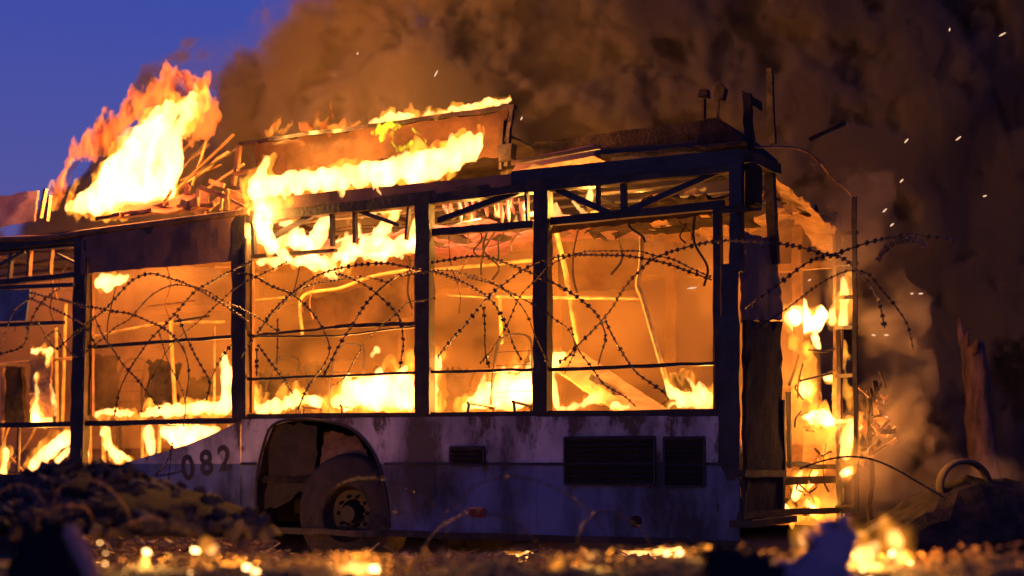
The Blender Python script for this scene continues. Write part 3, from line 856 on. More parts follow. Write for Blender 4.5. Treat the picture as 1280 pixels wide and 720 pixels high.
# local bounds of the sky edge: the plume leans to the right as it rises
M_PLUME = smoke_mat('plume_smoke', 9.0, 0.95, (0.35, 0.275, 0.225), 0.45, 0.57, 0.03, rate=0.055, detail=8)
def plume_f(X, Y, Z):
    # left edge line in the local x, as a function of height
    edge = np.interp(Z, [0, 4.2, 4.6, 5.2, 5.8, 6.2, 6.6, 8, 12], [-16, -11.6, -9.9, -9.2, -8.3, -7.6, -6.4, -4.6, -2.5])
    n = fbm(X * .7, Y * .7, Z * .7, 4) * 1.2
    e1 = (X - edge) + 0.9 * n
    e2 = (Y - 3.0 - np.minimum(np.clip(X + 4.8, 0, 20) * 1.3, 8.5)) + 0.45 * n
    e3 = 15.5 - Y + n
    return np.minimum(np.minimum(e1, e2), e3)
mb = volume_hull('smoke', plume_f, (-15.5, 2.2, 0.05), (13.0, 16.5, 11.5), 0.28, M_PLUME)
o = mb.build('smoke', M_PLUME, None, (0, 3, 0), frame=True); tag(o, 'huge brown smoke plume rolling up behind the burning bus', 'smoke', kind='stuff')
# broad dark and open regions modulate the fine billows
n_ = M_PLUME.node_tree
pv = [q for q in n_.nodes if q.type == 'PRINCIPLED_VOLUME'][0]; mr = [q for q in n_.nodes if q.type == 'MAP_RANGE'][0]; mpn = [q for q in n_.nodes if q.type == 'MAPPING'][0]
big = n_.nodes.new('ShaderNodeTexNoise'); big.inputs['Scale'].default_value = .28; big.inputs['Detail'].default_value = 2
n_.links.new(mpn.outputs[0], big.inputs[0])
fn = [q for q in n_.nodes if q.type == 'TEX_NOISE' and q is not big and q.name != big.name][0]
su = n_.nodes.new('ShaderNodeMath'); su.operation = 'MULTIPLY_ADD'; su.inputs[1].default_value = .45
n_.links.new(big.outputs[0], su.inputs[0]); n_.links.new(fn.outputs[0], su.inputs[2])
sb = n_.nodes.new('ShaderNodeMath'); sb.operation = 'SUBTRACT'; sb.inputs[1].default_value = .225
n_.links.new(su.outputs[0], sb.inputs[0]); n_.links.new(sb.outputs[0], mr.inputs['Value'])
M_INSIDE = smoke_mat('cabin_smoke', 1.25, 1.3, (0.72, 0.50, 0.26), 0.40, 0.62, 0.12, rate=0.4)
mb = MB(); mb.box((-5.2, 1.85, 2.0), (10.2, 1.1, 1.9))
o = mb.build('smoke', M_INSIDE, None, (-5.2, 1.85, 1.05), frame=True); tag(o, 'orange lit smoke filling the inside of the bus behind its windows', 'smoke', kind='stuff')

# ------------------------------------------------------------------ flames
M_FIRE = fire_mat('flame_white_hot', (1.0, 0.43, 0.115), 85, 6, .5)
M_FIREO = fire_mat('flame_orange', (1.0, 0.34, 0.030), 22, 9, .06, 5)
M_FIRER = fire_mat('flame_red_edge', (1.0, 0.22, 0.030), 18, 6, .03, 11)
M_FIREG = fire_mat('flame_green_yellow', (0.62, 0.62, 0.015), 55, 12, .1)
FSEED = [0]

def flame_mesh(strokes, res, amp, freq=7.0, grow=0.0, ky=0.55, lean=0.0, hole=0.0):
    """closed flame-shaped hull: noisy union of tapered strokes [(point, radius), ...]"""
    FSEED[0] += 1
    sd = FSEED[0] * 3.71
    pts = [p for s in strokes for (p, r) in s]; rm = max(r for s in strokes for (p, r) in s) + grow + amp * 1.3
    lo = np.array([min(p[i] for p in pts) for i in range(3)]) - rm - 2 * res
    hi = np.array([max(p[i] for p in pts) for i in range(3)]) + rm + 2 * res
    hi[2] += amp * 1.5
    xs, ys, zs = [np.arange(lo[i], hi[i] + res, res) for i in range(3)]
    X, Y, Z = np.meshgrid(xs, ys, zs, indexing='ij')
    X = X.astype(np.float32); Y = Y.astype(np.float32); Z = Z.astype(np.float32)
    # licks: warp the lookup so that edges curl upward
    wx = fbm(X * freq * .45 + sd, Y * freq * .45, Z * freq * .30, 3) * amp * 1.1
    wz = fbm(X * freq * .9 + sd, Y * freq * .5 + 9, Z * freq * .35, 3) * amp * 1.5
    QX = X + wx + lean * 0; QZ = Z - np.abs(wz) * 1.0 + amp * 0.25; QY = Y
    best = np.full(X.shape, -9.0, np.float32)
    for s in strokes:
        if len(s) == 1: s = [s[0], s[0]]
        for (a, ra), (b, rb) in zip(s[:-1], s[1:]):
            d = np.array(b) - np.array(a); L = float((d * d).sum())
            if L < 1e-9:
                t = 0
            else:
                t = np.clip(((QX - a[0]) * d[0] + (QY - a[1]) * d[1] + (QZ - a[2]) * d[2]) / L, 0, 1)
            dx = QX - a[0] - t * d[0]; dy = (QY - a[1] - t * d[1]) / ky; dz = QZ - a[2] - t * d[2]
            best = np.maximum(best, (ra + (rb - ra) * t + grow) - np.sqrt(dx * dx + dy * dy + dz * dz))
    n = fbm(X * freq + sd, Y * freq, Z * freq * .6 + sd, 5, .7)
    f = best + n * amp - hole * amp
    f[0] = f[-1] = -1; f[:, 0] = f[:, -1] = -1; f[:, :, 0] = f[:, :, -1] = -1
    return surface_nets(f, lo, res)

def flame(label, strokes, t=0.5, plane='t', m=None, amp=0.065, res=0.014, fringe=0.0, power=0, grow=0.0, freq=7.0, Y=None, wrap=None, hole=0.0, ky=0.55, group=None, fm=None, fhole=0.15, lights=1):
    """strokes in photo pixels: [[(px, py, r_px), ...], ...] laid on a plane of the bus"""
    S = []
    for s in strokes:
        q = []
        for p in s:
            if plane == 't': w = P(p[0], p[1], t)
            elif plane == 'x': w = PR(p[0], p[1], t)
            else: w = LW(p[0], p[1], t)
            depth = (BM @ w).y
            q.append((tuple(w), p[2] * depth / F * 1.15))
        S.append(q)
    allp = [Vector(p) for s in S for (p, r) in s]
    org = Vector((sum(p.x for p in allp) / len(allp), sum(p.y for p in allp) / len(allp), min(p.z for p in allp)))
    V, Fc = flame_mesh(S, res, amp, freq, grow, ky, hole=hole)
    mb = MB(); mb.v = [Vector(v) for v in V]; mb.f = [tuple(int(i) for i in q) for q in Fc]
    o = mb.build('flame', m or M_FIRE, None, org, frame=True)
    tag(o, label, 'flame', group)
    if fringe > 0:
        V, Fc = flame_mesh(S, res * 1.25, amp * 1.8 + fringe * .5, freq * .75, fringe, ky * 1.1, hole=fhole)
        mb = MB(); mb.v = [Vector(v) for v in V]; mb.f = [tuple(int(i) for i in q) for q in Fc]
        mb.build('outer_flame', fm or M_FIRER, o, org)
    if power:
        # the light the flame gives off, at its heart
        big = sorted([(r, p) for s in S for (p, r) in s], reverse=True)[:max(lights * 3, 1)]
        ch = big[::3][:lights]
        for r, p in ch:
            ld = bpy.data.lights.new('flame_light', 'POINT'); ld.energy = power / len(ch)
            ld.color = (1.0, 0.46, 0.075); ld.shadow_soft_size = max(r * .7, .04)
            l = bpy.data.objects.new('flame_light', ld); COL.objects.link(l)
            l.parent = o; l.location = Vector(p) - org
    return o

flame('tall white flame leaning right on the front roof against the blue sky', [
    [(85, 264, 6), (120, 246, 14), (150, 222, 26), (176, 196, 28), (196, 168, 20), (216, 142, 9), (241, 121, 6)],
    [(100, 260, 9), (150, 252, 15), (203, 240, 14), (214, 200, 15), (214, 168, 12)],
    [(130, 248, 20), (185, 232, 24)], [(194, 150, 7), (200, 136, 6), (215, 130, 4)], [(224, 160, 8), (240, 128, 8), (244, 117, 4)]],
    t=0.5, amp=0.072, res=0.016, fringe=0.05, power=600, lights=2, fm=M_FIREO)
flame('ragged pink and orange fire curl above the tall roof flame', [
    [(68, 240, 8), (84, 214, 9), (112, 188, 13), (148, 158, 15), (178, 130, 16), (196, 100, 10)],
    [(196, 98, 9), (225, 100, 12), (250, 112, 12), (260, 135, 12), (246, 168, 14)], [(190, 130, 16), (226, 130, 18), (240, 150, 16)], [(195, 88, 5), (212, 88, 5)]],
    t=0.95, m=M_FIRER, amp=0.20, res=0.02, freq=8, hole=0.10, ky=0.8)
flame('thin yellow flame tongues at the left end of the front roof', [
    [(66, 262, 4), (74, 235, 5), (84, 210, 4), (92, 198, 2)], [(60, 250, 3), (66, 228, 3)], [(84, 250, 4), (96, 225, 3)]],
    t=0.4, m=M_FIREO, amp=0.065, res=0.014, fringe=0.03)
flame('long white flame running along the roof edge below the pod', [
    [(318, 242, 9), (330, 212, 8), (337, 200, 6)],
    [(322, 236, 12), (380, 228, 13), (440, 222, 12), (500, 214, 15), (550, 202, 18), (588, 188, 13), (597, 172, 6)],
    [(560, 200, 14), (584, 172, 7)], [(552, 195, 8), (566, 178, 3)], [(322, 244, 9), (322, 262, 7)], [(420, 222, 12), (430, 208, 4)], [(470, 215, 8), (520, 190, 3)]],
    t=0.05, amp=0.065, res=0.016, fringe=0.045, power=320, lights=3, fm=M_FIREO)
flame('white flame swirling through the roof truss of the second bay', [
    [(322, 262, 7), (328, 290, 12), (345, 312, 7)], [(320, 326, 4), (345, 328, 5), (380, 324, 6), (410, 336, 7), (419, 350, 3)],
    [(350, 300, 8), (372, 302, 8)], [(388, 312, 8), (402, 292, 10), (412, 270, 5)], [(432, 300, 9), (432, 320, 10), (426, 340, 5)],
    [(460, 306, 9), (490, 310, 12), (512, 302, 10), (522, 282, 7), (521, 260, 4)], [(440, 262, 3), (472, 263, 3), (500, 262, 4)], [(420, 312, 6), (470, 312, 8)]],
    t=0.17, amp=0.065, res=0.014, freq=9, fringe=0.03, power=110, ky=0.5, fm=M_FIREO)
flame('ragged sheet of flame in front of the truss of the second bay', [[(350, 262, 4), (362, 280, 5), (376, 300, 7), (392, 322, 6)], [(440, 300, 7), (446, 275, 5), (452, 256, 3)], [(476, 296, 8), (492, 276, 6), (500, 258, 4)], [(400, 330, 6), (424, 322, 7), (450, 318, 6), (480, 320, 5)], [(505, 318, 5), (520, 300, 6)]],
    t=0.09, amp=0.078, res=0.013, freq=10, fringe=0.03, ky=.5, fm=M_FIREO)
flame('curtain of flame spilling over the roof edge beside the second pillar', [[(319, 236, 8), (324, 262, 9), (331, 290, 9), (338, 312, 6)], [(338, 300, 6), (352, 318, 6), (372, 330, 3)], [(352, 236, 6), (356, 250, 3)], [(424, 228, 6), (430, 246, 3)], [(468, 226, 5), (470, 240, 2)]],
    t=-0.10, amp=0.065, res=0.013, freq=10, fringe=0.025, power=60, fm=M_FIREO)
flame('thin flame licking down the third pillar from the roof', [[(526, 262, 4), (527, 300, 5), (526, 335, 3), (524, 356, 1.5)]], t=0.03, amp=0.039, res=0.010, freq=14)
flame('lacy small flames on the left part of the pod top rail', [
    [(333, 168, 4), (343, 162, 4), (352, 146, 1.5)], [(352, 166, 3), (372, 152, 1.5)], [(386, 164, 4), (397, 152, 3.5), (403, 138, 1)],
    [(404, 163, 4), (415, 142, 2), (414, 126, 1.2)], [(414, 161, 5), (432, 156, 2)], [(440, 158, 2), (452, 155, 1.5)]],
    t=0.55, m=M_FIREO, amp=0.046, res=0.010, freq=16, fringe=0.025, power=1700, lights=3)
flame('white flame strip along the right part of the pod top rail', [
    [(462, 155, 2.5), (478, 150, 5), (489, 144, 6), (505, 148, 4), (520, 146, 2.5), (545, 143, 2.5), (560, 139, 3), (590, 133, 4), (612, 128, 5), (636, 128, 4)],
    [(487, 146, 4), (490, 137, 2.5)], [(518, 146, 2.5), (516, 132, 1.2)], [(535, 142, 2.5), (538, 136, 1.5)]],
    t=0.55, amp=0.036, res=0.010, freq=14, fringe=0.02, power=170, lights=2, fm=M_FIREO)
flame('greenish yellow flame on a burning lump hung on the pod side', [
    [(466, 166, 3), (480, 160, 6), (478, 172, 5)], [(490, 170, 3), (492, 184, 2.5), (504, 188, 2.5), (513, 180, 3)], [(518, 160, 2.5), (526, 170, 2.5), (534, 176, 2)], [(486, 157, 5), (505, 158, 3)]],
    t=0.50, m=M_FIREG, amp=0.046, res=0.010, freq=15)
flame('low yellow flame on the roof edge between the two pods', [[(628, 217, 2.5), (640, 215, 3)], [(655, 212, 1.5), (672, 209, 3), (690, 208, 2)], [(702, 205, 3), (712, 203, 2)], [(735, 203, 3), (742, 198, 1)]],
    t=0.25, m=M_FIREO, amp=0.026, res=0.010, freq=14)
flame('dripping points of fire behind the truss of the third bay', [[(568, 272, 3)], [(592, 272, 4), (592, 262, 2)], [(622, 266, 4), (624, 250, 2.5)], [(646, 278, 4), (647, 268, 2)], [(660, 274, 4), (661, 246, 3)], [(590, 284, 3)]],
    t=0.45, amp=0.033, res=0.010, freq=15, fringe=0.015, power=45, lights=2, fm=M_FIREO)
flame('small white flame and falling embers behind the truss of the last bay', [[(737, 254, 5), (738, 236, 4), (737, 230, 2)], [(716, 253, 2), (724, 260, 2.5), (731, 268, 3), (738, 269, 3)]],
    t=0.45, amp=0.033, res=0.010, freq=15, fringe=0.015, power=40, fm=M_FIREO)
flame('added fire lighting the sagging lining near the rear corner', [[(800, 250, 3), (840, 246, 3), (880, 236, 2)], [(850, 232, 2), (895, 222, 2)]],
    t=0.9, m=M_FIREO, amp=0.039, res=0.012, freq=12, fringe=0.02, power=45)  # added flame, put in to light the last bay's roof lining orange
# behind the windows
flame('low flame line and tall right-hand flame on the sill of the first bay', [
    [(118, 518, 3), (140, 515, 5), (165, 517, 3)], [(178, 518, 4), (195, 513, 5), (220, 512, 7), (260, 510, 7), (286, 508, 8)], [(286, 505, 8), (285, 465, 7), (281, 447, 3)]],
    t=0.35, amp=0.046, res=0.013, freq=10, fringe=0.035, power=150, fm=M_FIREO)
flame('small white flame under the fascia at the first bay top left', [[(122, 353, 7), (148, 350, 7), (160, 346, 3)], [(136, 360, 6)]], t=0.3, amp=0.039, res=0.012, freq=12, power=22, fringe=0.02, fm=M_FIREO)
flame('wide white flame filling the lower right of the second bay', [
    [(314, 512, 3), (345, 508, 6), (372, 502, 6), (400, 506, 7)], [(420, 502, 9), (440, 497, 13), (470, 490, 18), (500, 488, 21), (515, 490, 18)], [(432, 485, 7), (436, 474, 3)], [(500, 470, 6), (508, 458, 3)],
    [(470, 475, 6), (478, 462, 2.5)], [(312, 432, 2), (311, 470, 4), (315, 500, 5)], [(370, 494, 6)]],
    t=0.55, amp=0.072, res=0.014, freq=8, fringe=0.055, power=220, lights=2, fm=M_FIREO)
flame('stray small flame floating above the wide flame of the second bay', [[(466, 443, 3), (472, 438, 4)]], t=0.9, amp=0.026, res=0.010, freq=16)
flame('flame rising against the left side of the fourth pillar in the third bay', [
    [(545, 510, 6), (544, 475, 4), (548, 447, 3)], [(583, 508, 8), (606, 496, 14), (638, 490, 19), (660, 486, 17)], [(600, 484, 6), (604, 470, 2)], [(625, 476, 8), (632, 462, 3)], [(656, 470, 5), (664, 440, 2)], [(640, 470, 5), (645, 456, 2)]],
    t=0.55, amp=0.072, res=0.014, freq=8.5, fringe=0.05, power=180, lights=1, fm=M_FIREO)
flame('white flame beside the fourth pillar and low flames in the last bay', [
    [(692, 508, 4), (692, 470, 4), (693, 450, 9), (704, 447, 5)], [(712, 508, 4), (735, 506, 5), (747, 498, 6), (752, 489, 3)], [(766, 508, 4), (785, 508, 2)], [(700, 510, 3), (720, 511, 3)]],
    t=0.45, amp=0.046, res=0.013, freq=10, fringe=0.03, power=80, fm=M_FIREO)
flame('forked yellow flame in the lower right corner of the last bay', [
    [(832, 474, 2), (842, 490, 6), (856, 502, 9), (885, 500, 12)], [(856, 470, 3), (866, 478, 5), (874, 492, 7)], [(835, 508, 3), (892, 508, 5)], [(892, 495, 5), (893, 485, 2)]],
    t=0.45, m=M_FIRE, amp=0.058, res=0.013, freq=10, fringe=0.035, power=60, fm=M_FIREO)
flame('bright slanting flame behind the low opening of the front bay', [[(36, 586, 5), (58, 565, 10), (86, 545, 8)], [(4, 592, 6), (6, 565, 4)], [(75, 575, 5), (84, 560, 4)]], t=0.3, amp=0.052, res=0.013, freq=9, fringe=0.03, power=60, fm=M_FIREO)
flame('mottled flame up the scorched partition in the front bay', [[(40, 440, 3), (62, 439, 5), (60, 452, 4)], [(44, 470, 3), (46, 500, 3), (44, 524, 6), (60, 528, 4)], [(64, 480, 2), (66, 516, 3)]], t=0.36, amp=0.046, res=0.012, freq=16, fringe=0.02, power=30, fm=M_FIREO)
flame('white flames in the gap under the sill of the first bay', [
    [(132, 540, 6), (138, 560, 5), (150, 575, 7)], [(186, 538, 7), (190, 562, 6)], [(208, 540, 8), (225, 546, 14), (245, 545, 11), (272, 538, 5)], [(108, 538, 3), (107, 578, 3)], [(160, 574, 5)], [(288, 532, 2.5)]],
    t=0.35, amp=0.052, res=0.013, freq=10, fringe=0.03, power=90, fm=M_FIREO)
# rear
flame('bright flame burning inside the open rear end at window height', [
    [(984, 402, 8), (1000, 392, 10), (1003, 377, 4)], [(998, 404, 11), (1020, 405, 8), (1028, 388, 5), (1036, 400, 5)], [(1014, 422, 4), (1022, 434, 3)]],
    t=-0.35, plane='x', amp=0.058, res=0.014, freq=8, fringe=0.032, power=36, fm=M_FIREO)
flame('yellow flame climbing the upper ladder behind the bus', [[(1054, 405, 5), (1056, 372, 6), (1055, 346, 2)], [(1042, 402, 5), (1045, 375, 3)]], t=0.10, plane='x', amp=0.046, res=0.012, freq=11, fringe=0.032, power=13, fm=M_FIREO)
flame('round fireball low in the middle of the open rear end', [[(1008, 487, 9)], [(1012, 484, 7)]], t=-0.2, plane='x', amp=0.026, res=0.012, fringe=0.032, power=21, fm=M_FIREO)
flame('small flame beside the ladder above the round fireball', [[(1034, 471, 4), (1040, 474, 3)]], t=-0.1, plane='x', amp=0.026, res=0.011, fringe=0.02, fm=M_FIREO)
flame('flat white flame reaching the ladder below the fireball', [[(1010, 522, 4), (1030, 523, 8), (1042, 530, 6)], [(1040, 575, 4), (1042, 550, 6), (1046, 540, 5)]], t=-0.05, plane='x', amp=0.046, res=0.012, freq=10, fringe=0.032, power=24, fm=M_FIREO)
flame('flame framed by the lower ladder rungs', [[(1057, 570, 6), (1060, 545, 8), (1060, 528, 5)], [(1055, 592, 5), (1062, 588, 3)], [(1074, 534, 3)]], t=0.22, plane='x', amp=0.039, res=0.012, freq=10, fringe=0.032, power=21, fm=M_FIREO)
flame('broken flames in the engine bay behind the bumper bar', [
    [(992, 622, 5), (997, 607, 5), (1000, 592, 3)], [(1013, 602, 5), (1019, 590, 3)], [(1008, 632, 5), (1022, 640, 5)], [(1038, 640, 4), (1046, 628, 4), (1047, 615, 2)], [(975, 635, 4), (985, 645, 4)]],
    t=-0.1, plane='x', amp=0.046, res=0.012, freq=12, fringe=0.0325, power=24, fm=M_FIREO)
flame('ragged column of thin orange fire down the open rear end', [
    [(998, 425, 5), (1012, 452, 6), (1010, 487, 7), (1022, 515, 7), (1038, 545, 8), (1030, 575, 6), (1012, 605, 7), (1000, 640, 6)], [(1042, 600, 6), (1046, 640, 5)], [(1052, 430, 4), (1056, 480, 5), (1058, 520, 6)], [(1030, 640, 6), (985, 648, 5)]],
    t=-0.12, plane='x', m=M_FIREO, amp=0.10, res=0.013, freq=10, hole=0.0, ky=.9, power=40, lights=2)
flame('dull small flames in the square opening of the rear corner', [[(933, 608, 4), (932, 640, 3)], [(950, 636, 4), (952, 628, 2)], [(969, 624, 4), (968, 604, 2)], [(942, 568, 2)], [(961, 582, 3)]],
    t=-0.15, plane='x', m=M_FIREO, amp=0.039, res=0.011, freq=14, fringe=0.02, power=12)
flame('dim orange fire eating debris right of the ladder', [[(1078, 500, 6), (1092, 515, 9), (1104, 535, 9), (1112, 550, 5)], [(1080, 530, 7), (1095, 545, 6)], [(1085, 490, 5)]],
    t=11.6, plane='Y', m=M_FIRER, amp=0.10, res=0.016, freq=9, power=14, hole=0.1, ky=1.0)

# sparks and embers adrift; white pair and bay spot stand in for distant lamps
M_EMBER_LAMP = newmat('ember_and_lamp')[0]
n_ = M_EMBER_LAMP.node_tree; e_ = n_.nodes.new('ShaderNodeEmission'); e_.inputs[0].default_value = (1, .62, .38, 1); e_.inputs[1].default_value = 0.9
n_.links.new(e_.outputs[0], [q for q in n_.nodes if q.type == 'OUTPUT_MATERIAL'][0].inputs[0])
SI = 0
SPARK_LAMP_LABELS = ['topmost spark in the dark upper right, a single faint dot', 'faint slanting spark nearest the top right corner', 'left one of two slanting sparks high right of the bus',
  'right one of two slanting sparks high right of the bus', 'dim spark below the two slanting ones, above the ladder', 'spark just above the crest of the wire loop right of the bus',
  'spark between the ladder top and the wire loop crest', 'round spark farthest right, level with the roof', 'left one of a close pair of distant white lamps below the wire loop',
  'right brighter one of a close pair of distant white lamps below the wire loop', 'left one of two sparks level beside the ladder flame', 'right one of two sparks level beside the ladder flame',
  'small spark in the brown smoke above the left of the pod', 'long slanting spark in the smoke above the middle of the pod', 'long flat white spot of a distant lamp in the last window bay',
  'reddish spark off the upper right corner of the burning pod', 'small spark beside the burning debris right of the ladder', 'faint spark above the flame in the open rear end']
for (px, py, L, ang, Yd) in ((1187, 37, 4, 80, 9.5), (1253, 43, 9, 25, 9.5), (1133, 176, 7, 40, 9.8), (1198, 173, 8, 30, 9.6), (1127, 226, 6, 40, 9.9), (1115, 281, 6, 40, 10.1),
                             (1106, 263, 7, 40, 10.2), (1231, 245, 5, 10, 9.4), (1140, 367, 4, 0, 10), (1151, 367, 6, 0, 10), (1092, 419, 6, -10, 9.9), (1108, 419, 6, -5, 9.9),
                             (447, 67, 3, 60, 10.5), (545, 92, 9, 55, 10.6), (865, 360, 12, 5, 10.5), (652, 148, 5, 60, 10.2), (1108, 521, 4, 0, 10.2), (1012, 350, 4, 30, 11)):
    c = LW(px, py, Yd); sc_ = Yd / F
    a = math.radians(ang); dv = Vector((math.cos(a), R.uniform(-.3, .3), math.sin(a))) * L * sc_ / 2
    mb = MB(); mb.tube([c - dv, c - dv * .4, c + dv * .5, c + dv], [.3 * sc_, 1.15 * sc_, 1.0 * sc_, .3 * sc_], 6)
    o = mb.build('spark', M_EMBER_LAMP, None, c, frame=True)
    side = SPARK_LAMP_LABELS[SI]; SI += 1
    tag(o, side, 'spark', 'sparks drifting around the burning bus')

# ------------------------------------------------------------------ burnt slats heaped on the front roof
heap = [((212, 246), (292, 168), 4, .9), ((222, 238), (286, 190), 5, 1.0), ((214, 238), (300, 182), 2, .95), ((226, 226), (276, 206), 3, 1.1), ((240, 232), (258, 176), 2, 1.0), ((206, 232), (262, 180), 5, 1.1), ((196, 226), (250, 168), 4, 1.2), ((236, 250), (305, 205), 4, .8), ((228, 210), (262, 172), 3, 1.3),
        ((222, 262), (248, 252), 12, .35), ((226, 252), (256, 268), 9, .3), ((248, 236), (246, 262), 6, .4), ((250, 234), (282, 246), 6, .4), ((260, 262), (280, 244), 7, .45), ((276, 262), (278, 240), 4, .35),
        ((284, 262), (284, 236), 5, .35), ((286, 238), (318, 252), 5, .35), ((295, 262), (318, 248), 5, .3), ((240, 262), (268, 256), 6, .35), ((180, 262), (212, 254), 5, .4), ((150, 268), (190, 262), 4, .3),
        ((120, 274), (150, 268), 5, .3), ((300, 232), (318, 226), 5, .5), ((204, 256), (214, 238), 3, .3), ((290, 250), (312, 262), 3, .25), ((232, 245), (236, 232), 8, .5), ((262, 226), (280, 232), 6, .7)]
for i, (a, b, w, t) in enumerate(heap):
    pa, pb = P(a[0], a[1], t), P(b[0], b[1], t + R.uniform(-.1, .1))
    mb = MB(); mb.bar(pa, pb, w * (8 if t > .7 else 12) / F, 0.02, 5, 0.012 if t > .7 else .004)
    bp(mb, 'roof_slat', (M_POD, M_RUST, M_CHAR)[i % 3] if w < 6 and t > .7 else (M_SHEETM if i % 3 else M_RUST))
mb = MB(); mb.sheet(P(286, 262, .5), P(320, 260, .5), P(318, 236, .5), P(288, 238, .5), 4, 4, .02, .01, 121); bp(mb, 'roof_skin', M_SHEETM)

# ------------------------------------------------------------------ razor wire
def razor(label, strands, off, m=M_WIRE, r=0.0052, barb=0.016, step=0.048, yworld=None, group=None, wig=0.10):
    """one coil: wires as a part each, all its small blades joined"""
    cur = []
    k = 0
    extra = []
    for s in strands:
        if yworld is None and len(s) >= 5 and len(strands) > 1 and R.random() < .6:
            dx, dy = R.uniform(14, 42) * R.choice((-1, 1)), R.uniform(-12, 26)
            sx, sy = R.uniform(.8, 1.15), R.uniform(.8, 1.2)
            cx_, cy_ = s[len(s) // 2]
            extra.append([(cx_ + (p[0] - cx_) * sx + dx + R.uniform(-3, 3), cy_ + (p[1] - cy_) * sy + dy + R.uniform(-2, 2)) for p in s])
    for si, s in enumerate(list(strands) + extra):
        q = []
        for i, p in enumerate(s):
            if yworld is not None:
                q.append(LW(p[0], p[1], yworld + wig * math.sin(i * .9 + k)))
            else:
                q.append(P(p[0], p[1], off + (.25 if si >= len(strands) else 0) + wig * math.sin(i * .8 + k * 1.7)))
        k += 1
        cur.append(crom(q, 8))
    org = min((p for c in cur for p in c), key=lambda p: p.z)
    root = empty('razor_wire', BM @ org, TH)
    tag(root, label, 'razor wire', group or 'coils of razor wire in front of the bus')
    bl = MB()
    for c in cur:
        mb = MB(); mb.tube(c, r * (.75 if cur.index(c) >= len(strands) else 1), 5); mb.build('wire', m, root, org)
        acc = 0; thin = len(cur) > len(strands) and c in cur[len(strands):]
        for a, b in zip(c[:-1], c[1:]):
            L = (b - a).length
            while acc < L:
                p = a.lerp(b, acc / L); d = (b - a).normalized()
                n = Vector((R.uniform(-.5, .5), R.uniform(-.6, .6), 1)); n = (n - d * n.dot(d)).normalized()
                w = d.cross(n) * .0025
                bb = barb * R.uniform(.75, 1.2) * (.7 if thin else 1)
                for sg in (-1, 1):
                    e1 = p - d * bb * .55; e2 = p + d * bb * .55
                    tip = p + n * sg * bb + d * bb * .7 * sg
                    tip2 = p + n * sg * bb * .8 - d * bb * .6 * sg
                    bl.add([e1 + w, e2 + w, tip + w, tip2 + w, e1 - w, e2 - w, tip - w, tip2 - w],
                           [(0, 1, 2, 3), (7, 6, 5, 4), (0, 4, 5, 1), (1, 5, 6, 2), (2, 6, 7, 3), (3, 7, 4, 0)])
                acc += step * R.uniform(.8, 1.3)
            acc -= L
    tag(bl.build('blades', m, root, org), kind='stuff')
    return root

razor('razor wire coil crossing the front bay beside the side board', [
    [(75, 360), (55, 375), (40, 398), (30, 430), (10, 440), (-20, 446)],
    [(36, 365), (62, 372), (82, 376), (100, 382), (122, 385), (140, 389), (162, 392), (182, 400), (207, 412), (225, 430), (233, 446), (236, 470), (232, 500)],
    [(36, 372), (62, 384), (90, 398), (110, 412), (120, 435)],
    [(34, 410), (46, 402), (58, 420), (70, 436), (84, 425), (100, 412), (118, 398), (133, 385), (150, 366), (166, 350), (187, 342), (206, 346), (225, 352), (245, 360), (265, 372), (288, 386), (310, 402)]], -0.9)
razor('razor wire coil looping across the first bay', [
    [(316, 326), (290, 338), (265, 352), (245, 363), (225, 385), (208, 404), (190, 422), (175, 442), (162, 462), (150, 487), (143, 520)],
    [(118, 396), (129, 420), (142, 438), (154, 456), (172, 475), (186, 493), (200, 511)],
    [(222, 395), (238, 432), (250, 455), (262, 478), (258, 500)],
    [(262, 478), (275, 450), (290, 430)]], -0.8)
razor('short razor wire end poking across the flank just before the number', [
    [(216, 554), (212, 570), (204, 584), (195, 594), (210, 593), (228, 589)], [(214, 560), (213, 580), (210, 604)]], -0.25, r=.005, barb=.013, step=.04, wig=.02)
razor('razor wire coil looping across the second bay', [
    [(290, 338), (317, 345), (340, 358), (365, 368), (388, 388), (404, 412), (412, 436), (405, 456), (386, 482), (372, 512)],
    [(322, 416), (342, 388), (366, 366), (392, 347), (418, 337), (450, 331), (482, 329), (505, 333), (526, 338)],
    [(420, 342), (438, 348), (456, 356), (472, 368), (488, 383), (500, 400), (504, 430), (500, 460)],
    [(526, 338), (508, 341), (492, 348), (472, 364), (455, 383), (443, 402), (425, 430), (412, 455), (404, 470)],
    [(323, 432), (336, 450), (348, 466), (358, 480), (366, 492)], [(347, 400), (347, 430), (346, 455)], [(321, 437), (321, 470)]], -0.85)
razor('razor wire coil looping across the third bay', [
    [(540, 328), (560, 325), (585, 321), (608, 321), (632, 329), (656, 338), (680, 348), (700, 358), (718, 369), (735, 382), (748, 396), (757, 420), (752, 440), (748, 455)],
    [(540, 339), (560, 345), (585, 356), (610, 372), (623, 388), (634, 410), (642, 432), (652, 450)],
    [(548, 446), (560, 430), (585, 402), (610, 371), (635, 351), (656, 336), (690, 323), (720, 319), (755, 319), (782, 320), (803, 323), (832, 329), (860, 339), (890, 350)],
    [(605, 385), (606, 410), (607, 442), (612, 460)]], -0.8)
razor('razor wire coil looping across the last bay and rear corner', [
    [(700, 452), (710, 446), (722, 432), (744, 410), (765, 385), (780, 360), (797, 341), (812, 327), (832, 317), (855, 310), (880, 304), (905, 301), (935, 302), (967, 304), (1000, 309), (1025, 316), (1042, 318), (1062, 311), (1090, 302), (1127, 295), (1160, 296), (1200, 301)],
    [(757, 402), (768, 424), (781, 446), (796, 466), (815, 480), (832, 492)],
    [(932, 386), (950, 372), (970, 358), (990, 342), (1012, 327), (1035, 320), (1055, 324), (1072, 340), (1090, 360), (1100, 382), (1106, 410)]], -0.8)
